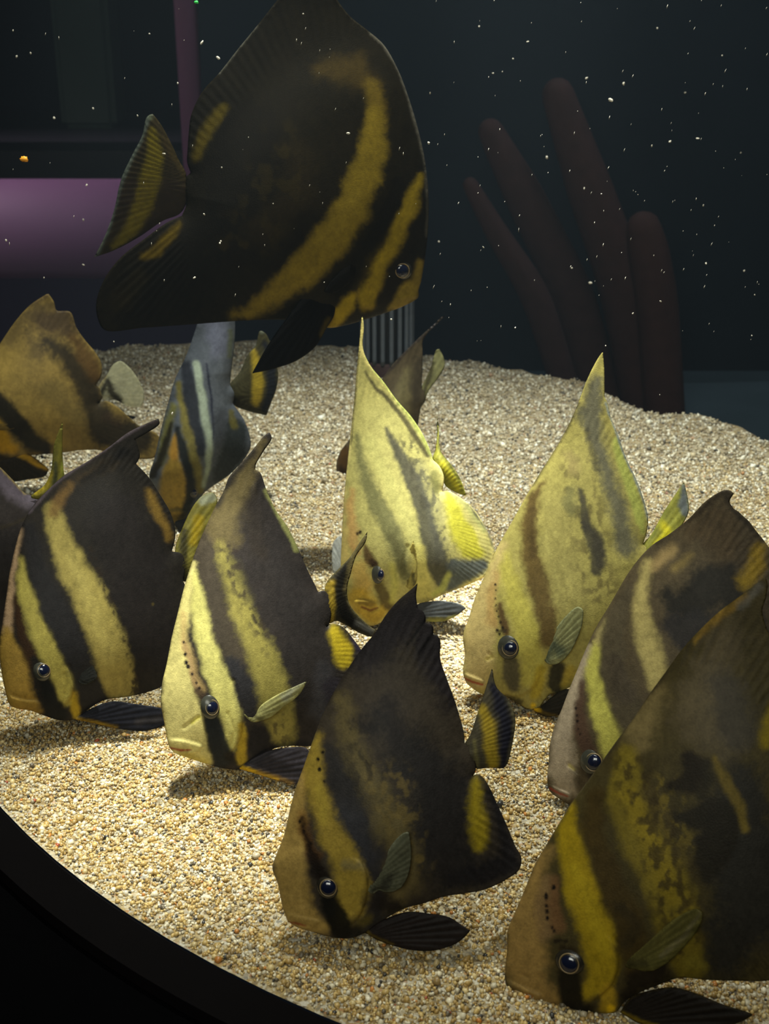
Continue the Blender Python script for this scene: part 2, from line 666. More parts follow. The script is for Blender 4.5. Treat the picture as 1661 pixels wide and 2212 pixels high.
        Va = np.concatenate([A, Bk])
        Ta = np.concatenate([Tf, b2[Tf][:, ::-1]])
        u, inv = np.unique(Ta, return_inverse=True)
        o = make_mesh(f['name'], Va[u], inv.reshape(-1, 3), SKIN, root, np.concatenate([cf, cf])[u], True, np.ones(len(u)))
        if f.get('label'):
            o['label'] = f['label']
    # eye: eyeball > iris ring, pupil
    e = spec.get('eye')
    if e:
        ex, ey, rx, ry, px_, py_, pr = e[:7]
        kk = ((px - np.array([ex, ey])) ** 2).sum(1).argmin()
        c = loc[kk].copy()
        mpp = spec['depth'] / math.cos(PITCH) / F * 1.06
        mpp = np.linalg.norm(loc[kk] @ R + O - CAM) / F
        rxm, rym = rx * mpp, ry * mpp
        tilt = math.radians(e[7]) if len(e) > 7 else 0
        ca, sa = math.cos(tilt), math.sin(tilt)
        a0, a1 = np.array([ca, sa, 0]) * rxm * 1.1, np.array([-sa, ca, 0]) * rym * 1.1
        dz = np.array([0, 0, min(rxm, rym) * 0.55])
        c[2] -= dz[2] * 0.35
        V1, Q1 = ellipsoid(c, [a0, a1, dz])
        eye = make_mesh('eye', V1, Q1, IRIS_DARK if spec.get('dark_eye') else IRIS, root)
        off = np.array([(px_ - ex) * mpp, -(py_ - ey) * mpp, 0])
        pc = c + off + dz * 0.66
        f_ = pr * 1.15 * mpp
        k0, k1 = a0 / np.linalg.norm(a0) * f_ * min(1, rx / ry * 1.1), a1 / np.linalg.norm(a1) * f_
        V2, Q2 = ellipsoid(pc, [k0, k1, dz * 0.45], 18, 9)
        make_mesh('pupil', V2, Q2, PUPIL, eye)
        V3, Q3 = ring(pc + dz * 0.12, [k0 * 1.06, k1 * 1.06, np.array([0, 0, f_])], 0.065)
        make_mesh('iris_ring', V3, Q3, RING, eye)
    return root


FISH = []
# Outlines are read off the photograph (x,y in its 1661 x 2212 frame) and laid into each fish's own upright plane.
# --- B: front centre
FISH.append(dict(
    label='dark brown batfish in centre foreground with torn black dorsal fin, nose on sand',
    anchor=(860, 2056), depth=0.640, yaw=-6, lean=23, thick=0.021, thick_at=(760, 1850, 260), base=(62, 55, 46), step=3.3,
    outline='623,1990 611,1962 600,1910 588,1874 596,1848 613,1805 625,1753 636,1711 651,1669 670,1616 685,1574 700,1536 723,1491 750,1447 780,1403 811,1365 833,1329 860,1297 887,1274 902,1260,1 899,1289 903,1314,1 911,1318 919,1331 919,1345,1 934,1350 936,1371,1 944,1372 951,1382 951,1422 963,1460 980,1506 993,1548 1002,1582 1004,1606,1 1012,1614 1024,1636 1028,1662 1022,1676,1 1029,1672 1042,1678 1057,1700 1076,1741 1095,1783 1114,1829 1126,1851 1122,1878 1092,1901 1046,1922 997,1931 959,1937 913,1952 875,1962 849,1975 818,1994 788,2015 755,2027 712,2024 674,2013 640,2002',
    fins=[('dorsal_fin', '690,1500 738,1467 800,1447 870,1452 930,1490 970,1556 1000,1612 1040,1570 1000,1400 960,1230 850,1230 720,1420'),
          ('anal_fin', '1012,1665 1022,1720 1012,1790 1000,1860 960,1920 890,1950 860,1990 1000,1960 1150,1910 1150,1830 1060,1640 1025,1655')],
    rays=dict(dorsal_fin=(540, 2120, 190), anal_fin=(700, 1560, 110)),
    covers=[('gill_cover', '716,1890 728,1868 743,1856 767,1854 784,1868 794,1895 792,1941 777,1977 753,1998 735,1985 724,1950 733,1915', 1.8),
            ('mouth', '608,1968 630,1974 655,1980 690,1990 678,2001 660,2007 632,2008 612,1996', 1.2)],
    relief=[(-1.6, 6, '611,1989,1 640,1993,1 668,2000,1'), (-1.0, 8, '655,1944,1 665,1952,2 650,1955,1'), (1.0, 20, '600,1880,10 640,1860,16 660,1900,10'),
            (-1.0, 7, '767,1914,1 772,1940,1 764,1968,1'), (-1.5, 7, '786,1866,1 797,1893,1 795,1942,1 780,1980,1')],
    eye=(708, 1917, 22, 24, 710, 1917, 14, 20), dark_eye=True,
    free=[dict(name='tail_fin', outline='1004,1605,1 1014,1590 1030,1545 1048,1490 1063,1442,1 1072,1483 1099,1513 1113,1551 1107,1605 1096,1650 1088,1660,1 1054,1659 1031,1662,1 1018,1650 1006,1630', base=(78, 72, 56), base_at=(1015, 1632), rays=(930, 1640, 110), slope=-0.25,
               ops='S 165,142,45 14 .95 : 1046,1530,9 1055,1570,14 1060,1610,15 1064,1650,13\nS 38,38,50 14 .95 : 1066,1480,8 1080,1525,13 1092,1560,14 1091,1610,12 1086,1652,8\nS 128,120,88 10 .7 : 1100,1515,3 1114,1555,4 1108,1605,4 1097,1648,3\nS 120,112,70 8 .8 : 1024,1600,4 1030,1655,4'),
          dict(name='pelvic_fin', outline='788,2015,1 812,1996 841,1981 883,1969 925,1973 970,1981 997,1998 1016,2011,1 1000,2028 982,2040 940,2053 894,2053 849,2043 814,2030', base=(42, 36, 34), base_at=(800, 2012), rays=(740, 2030, 90), off=0.004, slope=0.05,
               ops='S 110,92,36 8 .7 : 792,2014,5 815,2026,3 850,2040,2'),
          dict(name='pectoral_fin', outline='793,1908 803,1899 826,1863 849,1821 871,1800 883,1797,1 888,1840 884,1882 866,1918 833,1929 818,1924 805,1932 794,1924', base=(98, 98, 78), base_at=(797, 1916), rays=(760, 1930, 80), off='skin', slope=0.22, alpha=.93,
               ops='S 50,48,40 14 .8 : 806,1925,8 835,1908,10 845,1890,6\nS 120,122,100 10 .6 : 850,1830,5 880,1805,4\nE 130,130,108 4 .6')],
    ops='''S 40,38,38 60 .9 : 830,1560,30 900,1640,50 960,1720,70 960,1850,70
S 60,54,44 50 .8 : 720,1560,20 740,1640,30 770,1720,30
S 46,44,44 40 .9 : 700,1620,18 731,1658,30 757,1772,36 788,1848,36 812,1905,28 826,1960,24 790,2000,20
S 104,92,58 40 .85 : 735,1506,10 754,1593,18 788,1669,24 833,1753,30 868,1832,34 880,1893,30 850,1950,20
S 42,38,36 30 .8 : 840,1520,14 850,1570,18 860,1620,12
S 58,58,64 40 .5 : 730,1760,30 770,1800,30 790,1860,22
S 120,96,40 16 .9 : 668,1630,6 655,1690,10 645,1730,10
S 156,130,72 20 .95 : 652,1675,7 640,1740,18 632,1800,26 625,1870,36 628,1920,40 640,1960,40 664,1990,28 700,2005,14
S 150,128,54 22 .95 : 684,1590,8 676,1660,18 688,1730,22 712,1795,24 745,1862,32 762,1905,34 757,1954,30 742,1985,18
S 170,150,60 20 .5 : 690,1700,8 700,1770,10
S 112,78,40 18 .8 : 646,1758,7 660,1800,11 676,1850,12
S 30,24,20 12 .95 : 650,1768,3 660,1800,5 672,1840,10 684,1882,17 700,1898,14
S 22,22,20 12 .97 : 708,1935,14 716,1960,22 734,1996,24 742,2015,16
S 96,84,36 14 .7 : 778,1996,12 792,1985,10
S 30,28,24 16 .8 : 740,2014,20 770,2016,14
S 110,104,84 14 .5 : 745,1866,10 780,1872,8
S 34,30,30 24 .9 : 818,1948,24 850,1955,18
S 120,48,30 4 .9 : 612,1989,1.5 640,1994,2 660,1999,1.5
D 20,18,16 3 : 687,1640 690,1662 700,1688 697,1625 648,1775 656,1795 672,1822
S 42,38,40 40 .95 : 790,1420,36 860,1350,40 910,1300,30 930,1400,36 975,1520,16
S 150,132,34 20 .95 : 1034,1690,8 1027,1734,12 1034,1791,18 1034,1830,10
S 34,32,34 20 .9 : 1062,1700,10 1085,1790,14 1100,1860,22 1040,1890,26 980,1900,20
N 112,96,54 40 .6 12 : 840,1700,50 900,1860,30
N 34,32,32 40 .6 14 : 780,1560,40 800,1700,40
S 14,12,12 5 .9 : 919,1338,2.5 900,1366,3 880,1392,1.5
S 14,12,12 5 .9 : 936,1362,2.5 920,1390,3 902,1416,1.5
S 34,30,30 12 .6 : 700,1530,6 760,1430,7 830,1335,6 895,1265,5'''))

# --- H: centre left, pale face
FISH.append(dict(
    label='yellow-faced batfish nosing the sand left of the torn-finned one',
    anchor=(640, 1694), depth=0.832, yaw=8, lean=23, thick=0.023, thick_at=(470, 1480, 220), base=(50, 45, 42), step=3.2,
    outline='378,1627 367,1616 361,1597 354,1557 347,1517 350,1477 360,1434 371,1376 382,1332 396,1275 410,1228 425,1184 443,1141 465,1094 483,1061 494,1032 515,1007 544,974 570,942 582,933,1 587,946 570,974 553,1003 551,1014,1 562,1021 574,1054 595,1101 620,1137 642,1180 664,1231 682,1267 687,1279,1 700,1276 712,1291 716,1318 711,1347 706,1353,1 718,1347 740,1354 765,1383 785,1412 800,1450 790,1520 740,1575 700,1598 669,1612 631,1611 595,1616 573,1629 544,1648 515,1662 479,1659 439,1648 400,1635',
    fins=[('dorsal_fin', '470,1060 500,1070 545,1085 590,1130 640,1200 676,1280 720,1250 640,1120 610,920 540,920 460,1040'),
          ('anal_fin', '700,1345 712,1400 708,1470 690,1540 640,1590 600,1612 690,1650 830,1560 830,1400 770,1340 715,1330')],
    rays=dict(dorsal_fin=(420, 1560, 120), anal_fin=(470, 1400, 120)),
    covers=[('gill_cover', '470,1560 480,1500 500,1450 512,1490 524,1560 522,1590 505,1618 488,1632 480,1600', 1.8),
            ('mouth', '362,1598 385,1597 410,1602 436,1612 432,1622 408,1630 385,1630 366,1616', 1.5)],
    relief=[(-1.6, 5, '366,1614,1 390,1620,1 414,1619,1'), (-1.2, 7, '398,1572,1 415,1560,1 428,1550,1'), (-1.0, 5, '492,1540,1 506,1580,1 500,1610,1'),
            (-1.4, 6, '504,1470,1 521,1530,1 526,1575,1 510,1618,1')],
    eye=(455, 1527, 20, 26, 457, 1529, 13, 0),
    free=[dict(name='tail_fin', outline='703,1264 729,1231 754,1206 776,1173 794,1148,1 790,1170 769,1202 758,1238 750,1271 754,1303 776,1332 801,1354 812,1361,1 805,1375 776,1367 747,1350 725,1341 711,1347 704,1318', base=(60, 55, 38), base_at=(706, 1305), rays=(640, 1270, 150), slope=-0.2,
               ops='S 165,140,48 10 .95 : 706,1270,8 720,1262,9 717,1300,9 714,1340,8\nS 30,28,24 9 .95 : 752,1212,6 735,1250,11 732,1290,11 744,1325,11 766,1350,8\nS 120,108,70 10 .8 : 790,1156,6 770,1186,6 755,1228,5 746,1270,4\nS 112,110,104 10 .8 : 770,1345,5 806,1368,6\nE 120,112,76 4 .5'),
          dict(name='pelvic_fin', outline='515,1660,1 537,1644 580,1622 620,1615 662,1616 672,1640 664,1675 640,1694 602,1687 566,1676 537,1667', base=(58, 54, 58), base_at=(520, 1658), rays=(470, 1680, 90), off=0.003, slope=0.06,
               ops='S 205,170,40 6 .95 : 520,1657,6 560,1670,4 600,1684,3\nS 150,120,60 8 .6 : 560,1668,6 630,1690,5'),
          dict(name='pectoral_fin', outline='526,1542 545,1545 566,1522 595,1503 635,1484 664,1471,1 648,1499 612,1528 584,1550 562,1558 545,1560', base=(150, 146, 96), base_at=(545, 1548), rays=(500, 1570, 70), off='skin', slope=0.3, alpha=.9,
               ops='S 150,150,135 12 .7 : 615,1505,6 660,1473,3\nS 66,60,40 8 .7 : 545,1548,4 565,1552,4')],
    ops='''S 100,88,56 30 .9 : 570,960,8 525,1030,18 500,1090,30 480,1150,36
S 46,40,34 26 .8 : 545,1060,10 540,1120,20 560,1180,26
S 46,42,40 40 .9 : 590,1160,18 620,1260,40 660,1380,50 680,1480,60
S 70,62,50 22 .92 : 436,1166,18 452,1238,26 474,1325,31 503,1408,33 530,1484,34 540,1528,34
S 44,44,48 24 .85 : 505,1440,22 533,1484,28 545,1530,26
S 142,132,70 20 .95 : 476,1180,10 498,1246,17 528,1336,24 564,1412,30 588,1470,32 597,1528,36 610,1578,30 612,1600,12
S 80,74,48 22 .55 : 500,1215,14 535,1290,14
N 54,46,40 30 .8 12 : 490,1190,24 520,1260,26 550,1330,20 580,1400,14
N 60,50,40 20 .6 9 : 600,1560,24 612,1600,14
S 52,46,40 7 .9 : 546,1330,3 553,1345,4
S 196,184,118 14 .97 : 418,1216,4 402,1290,12 388,1370,18 380,1450,30 388,1517,42 398,1571,48 410,1610,42 440,1640,20
S 196,188,112 14 .95 : 420,1240,6 428,1303,15 440,1372,20 457,1434,23 478,1484,25 494,1535,23 503,1575,21 496,1606,14
S 176,150,96 14 .8 : 396,1330,5 402,1400,7 420,1455,8 436,1496,6
S 160,132,92 8 .7 : 398,1387,5 414,1450,6 430,1495,6
D 26,22,26 3.4 : 397,1387 400,1413 402,1431 406,1440 415,1456 424,1475 430,1487
S 62,50,40 8 .9 : 425,1490,5 436,1503,9 445,1512,8
S 38,40,40 9 .97 : 456,1555,15 468,1600,21 478,1636,22
S 170,146,46 10 .9 : 521,1564,7 524,1600,11 520,1640,13
S 36,32,26 10 .9 : 492,1634,9 505,1645,8
S 34,32,34 12 .95 : 559,1593,26 556,1612,22
S 168,150,60 14 .6 : 400,1636,14 440,1648,10
S 150,60,40 3 .9 : 368,1615,2 390,1621,2.5 412,1620,1.5
S 200,190,70 6 .6 : 414,1562,3 430,1548,4
S 46,42,36 9 .8 : 470,1090,4 500,1030,5 545,975,5
S 140,140,84 8 .7 : 575,1060,4 600,1110,6 640,1185,6
S 168,148,38 16 .95 : 722,1364,12 738,1395,20 742,1425,16
S 50,44,60 10 .8 : 760,1380,5 785,1412,6
S 66,64,66 24 .7 : 700,1450,18 690,1540,20
S 44,40,46 20 .8 : 720,1480,20 740,1550,26'''))

# --- I: left, strongly banded
FISH.append(dict(
    label='dark batfish with two broad olive bands, at the left edge above the sand',
    anchor=(310, 1580), depth=0.912, yaw=6, lean=23, thick=0.024, thick_at=(130, 1400, 230), base=(39, 35, 30), step=3.3,
    outline='38,1531 21,1522 12,1495 3,1450 -2,1400 5,1344 14,1285 21,1234 31,1189 45,1141 62,1107 79,1083 110,1052 137,1028 165,1011 206,986 240,962 275,935 309,918 342,904,1 345,915 316,936 293,949,1 297,962 302,986 294,1002,1 319,1028 344,1066 368,1107 378,1141 378,1165 371,1191,1 392,1196 400,1223 395,1254,1 412,1290 420,1350 400,1430 352,1481 319,1495 275,1505 227,1512 206,1522 185,1537 165,1553 130,1556 93,1545 62,1534',
    fins=[('dorsal_fin', '100,1060 150,1040 200,1025 260,1030 300,1060 340,1120 366,1195 400,1160 380,1080 350,890 280,900 150,980'),
          ('anal_fin', '390,1245 385,1320 370,1400 330,1470 250,1500 300,1530 440,1460 450,1300 410,1240')],
    rays=dict(dorsal_fin=(60, 1300, 130), anal_fin=(180, 1300, 110)),
    covers=[('gill_cover', '105,1450 118,1420 140,1430 155,1462 161,1492 150,1515 134,1530 125,1500 112,1475', 1.8),
            ('mouth', '14,1500 35,1506 60,1512 88,1520 84,1540 50,1530 24,1520', 1.0)],
    relief=[(-1.5, 5, '28,1503,1 55,1510,1 80,1509,1'), (-1.0, 5, '139,1456,1 144,1480,1 142,1500,1'), (-1.4, 6, '150,1440,1 163,1485,1 152,1515,1 138,1528,1')],
    eye=(91, 1450, 17, 20, 94, 1449, 11, 10),
    free=[dict(name='tail_fin', outline='378,1192 395,1138 422,1086 443,1067 460,1064 470,1080 455,1130 430,1190 412,1250 396,1256', base=(120, 112, 50), base_at=(388, 1222), rays=(330, 1260, 80), slope=-0.3,
               ops='S 150,152,128 10 .9 : 436,1082,8 458,1074,10\nS 160,138,30 12 .9 : 430,1120,9 415,1170,10\nS 44,40,24 10 .85 : 398,1145,6 395,1200,10 396,1250,10'),
          dict(name='pelvic_fin', outline='158,1554,1 192,1533 240,1515 282,1519 316,1524 348,1530 372,1545 354,1567 309,1579 275,1577 234,1570 192,1560', base=(30, 30, 36), base_at=(165, 1552), rays=(110, 1570, 90), off=0.003, slope=0.05,
               ops='S 150,122,36 8 .9 : 166,1553,6 205,1562,4 250,1571,2\nS 66,60,56 14 .5 : 300,1560,6 345,1550,6'),
          dict(name='pectoral_fin', outline='166,1457 175,1435 186,1418,1 200,1438 210,1464 198,1474 180,1480 168,1472', base=(44, 44, 40), base_at=(168, 1466), rays=(140, 1480, 60), off='skin', slope=0.2, alpha=.9, ops='E 60,60,50 4 .5')],
    ops='''S 36,32,30 40 .9 : 250,1120,60 300,1240,70 320,1380,60
S 168,140,108 12 .9 : 46,1145,3 34,1189,6 26,1240,7 19,1292,9 14,1361,11
S 150,122,56 16 .95 : 14,1361,8 16,1402,20 30,1440,32 34,1481,36 45,1515,28 76,1533,14
S 54,36,20 12 .9 : 34,1290,5 42,1345,11 60,1405,16 78,1435,16
S 32,30,26 10 .9 : 74,1425,8 82,1440,14
S 158,146,74 14 .95 : 44,1210,5 52,1275,16 74,1337,20 98,1395,22 124,1443,24 140,1478,22 142,1510,16
S 26,26,24 10 .97 : 99,1478,13 110,1510,18 122,1540,22
S 170,144,40 10 .95 : 162,1496,6 160,1522,10 164,1545,9
S 38,36,36 18 .95 : 62,1141,14 79,1224,22 110,1299,28 141,1361,30 168,1419,30 190,1471,32 196,1505,28
S 148,134,74 16 .95 : 113,1100,16 127,1155,24 151,1217,30 184,1275,36 212,1333,38 234,1388,40 246,1443,40 262,1484,32
N 42,34,26 10 .85 7 : 195,1185,4 225,1270,5 255,1340,6 282,1420,8 290,1490,12
S 170,156,90 18 .4 : 150,1200,12 195,1300,14 235,1420,16
S 108,84,46 16 .85 : 150,1050,8 128,1078,14 115,1105,12
S 70,56,34 20 .6 : 170,1035,10 240,1000,10
S 22,20,18 12 .8 : 178,1040,6 225,1010,10 270,975,9
S 118,94,42 14 .9 : 318,1062,7 346,1114,11 364,1160,9
S 60,50,48 8 .7 : 80,1083,5 137,1028,5 206,986,5 275,936,5 335,908,4
S 92,82,88 5 .7 : 62,1108,2 110,1053,2 165,1012,2 240,962,2 309,919,2
D 70,60,34 3 : 247,1310 330,1305 270,1385'''))

# --- F: centre back, yellow, seen three-quarter
FISH.append(dict(
    label='pale yellow batfish mid-shoal with long thin dorsal tip and bright yellow anal fin',
    anchor=(810, 1352), depth=1.112, yaw=-14, lean=17, thick=0.026, thick_at=(820, 1220, 180), base=(172, 164, 102), step=3.0,
    outline='759,1316 748,1302 738,1262 736,1219 738,1164 743,1074 750,1002 758,929 765,864 770,803 776,741 779,705 782,677,1 786,705 784,752 799,788 828,824 857,864 886,897 908,929 926,965 936,994,1 950,1008 959,1032 955,1063,1 968,1060 987,1070 1016,1092 1041,1125 1061,1164 1070,1192,1 1052,1240 1023,1258 987,1273 951,1287 929,1298 908,1303 880,1306 864,1312 835,1338 803,1352 785,1346',
    fins=[('dorsal_fin', '764,890 790,880 825,890 865,925 905,970 930,1000 960,980 900,860 800,680 770,660 755,850'),
          ('anal_fin', '950,1060 962,1110 975,1165 978,1220 950,1262 900,1296 960,1310 1090,1260 1090,1160 1000,1040 960,1040')],
    rays=dict(dorsal_fin=(700, 1250, 130), anal_fin=(830, 1090, 120)),
    covers=[('gill_cover', '826,1218 842,1205 856,1230 865,1265 858,1290 842,1306 838,1275 832,1245', 1.8),
            ('mouth', '765,1298 790,1296 815,1302 828,1318 812,1330 790,1326 770,1314', 2.0)],
    relief=[(-2.0, 5, '780,1312,1 800,1318,1 818,1312,1'), (-1.2, 6, '848,1240,1 858,1280,1 848,1300,1'), (-1.0, 6, '780,1290,1 795,1268,1 802,1258,1'),
            (-1.5, 6, '880,1180,1 872,1215,1 869,1255,1')],
    eye=(815, 1237, 13, 22, 822, 1240, 10, 0),
    free=[dict(name='tail_fin', outline='934,990 940,973 944,922 942,871,1 948,929 952,974 973,1002 994,1034 1008,1072,1 985,1064 962,1049 955,1030 944,1004', base=(150, 146, 62), base_at=(945, 1010), rays=(900, 1080, 70), slope=-0.4,
               ops='S 205,195,60 6 .8 : 955,1000,6 975,1030,7 990,1055,4\nS 70,72,50 4 .7 : 944,900,2 948,970,2 972,1003,2 994,1036,2'),
          dict(name='pelvic_fin', outline='896,1310 904,1304 929,1299 958,1298 994,1305 1007,1314,1 984,1331 958,1342 929,1343 900,1334', base=(78, 80, 80), base_at=(898, 1318), rays=(850, 1330, 70), off=0.004, slope=0.04,
               ops='S 165,160,80 7 .8 : 928,1340,5 960,1338,4 985,1328,2'),
          dict(name='pectoral_fin', outline='870,1255 873,1225 882,1190 893,1168,1 899,1195 901,1230 897,1262 884,1272', base=(168, 156, 88), base_at=(878, 1262), rays=(870, 1320, 60), off='skin', slope=0.25, alpha=.9, ops='S 90,78,46 8 .7 : 878,1258,5 882,1220,4\nS 60,56,44 6 .7 : 893,1240,3 895,1262,4'),
          dict(name='pectoral_fin', outline='740,1240 722,1240 716,1205 722,1168 735,1158 744,1190', base=(178, 182, 180), base_at=(742, 1235), rays=(760, 1260, 60), off=-0.02, slope=-0.1, alpha=.75, ops='', label='pale pectoral fin on its far side')],
    ops='''E 214,200,130 9 .8
S 182,148,92 14 .9 : 760,1060,5 757,1100,10 760,1160,13 770,1190,8
S 200,180,110 12 .8 : 745,1150,7 748,1220,9
S 112,110,74 16 .9 : 772,940,6 781,1002,11 797,1049,15 822,1103,20 848,1154,22 866,1204,17 874,1240,12
S 84,80,52 10 .6 : 845,1160,8 866,1205,8 872,1240,6
S 186,180,112 20 .6 : 800,960,14 830,1020,16 870,1110,14 905,1180,18 915,1260,16
S 74,72,62 10 .92 : 835,926,4 850,958,9 871,994,13 893,1038,18 915,1103,18 930,1164,22 946,1226,24 950,1258,14
N 70,66,52 22 .7 8 : 880,960,20 915,1040,26 950,1130,26 960,1210,22
S 92,92,84 22 .4 : 905,1000,10 930,1060,16 945,1120,16 955,1200,18
S 120,118,70 10 .7 : 938,1020,8 945,1060,7
S 66,60,44 5 .85 : 790,803,2 808,835,4 842,866,5 870,900,5 900,947,6 925,985,5
S 150,156,84 6 .9 : 790,770,2 826,824,4 857,862,4 890,905,5 920,955,5 934,992,3
S 60,56,40 4 .8 : 776,760,1.5 770,830,2 764,900,2 758,960,1.5
S 84,62,40 9 .9 : 788,1180,5 796,1208,11 806,1218,9
S 60,44,34 6 .8 : 803,1214,6 812,1222,6
S 196,166,92 18 .8 : 775,1230,18 785,1265,20
S 190,160,60 14 .85 : 775,1290,22 790,1310,26 805,1338,14 830,1310,12
S 92,80,46 10 .92 : 820,1268,12 832,1296,15 842,1310,10
S 178,172,92 10 .8 : 846,1220,7 854,1265,8 846,1298,6
S 110,62,40 3 .85 : 783,1312,2.5 800,1319,2.5 815,1313,2
S 120,96,50 6 .6 : 780,1300,6 800,1303,8
D 50,40,30 2.5 : 772,1153 778,1150 804,1222
S 186,176,100 10 .8 : 905,1190,14 915,1285,14
S 176,170,60 14 .95 : 966,1068,7 982,1110,17 1000,1154,24 1016,1186,22 1030,1195,14
S 150,150,96 8 .8 : 990,1078,4 1022,1108,5 1046,1145,6
S 84,90,92 12 .92 : 985,1225,20 1010,1232,22 1040,1222,16 960,1268,14
S 60,62,60 5 .8 : 1012,1090,2 1042,1128,3 1062,1166,3 1068,1190,3
S 176,176,96 8 .8 : 935,1285,6 955,1272,8 970,1240,6'''))

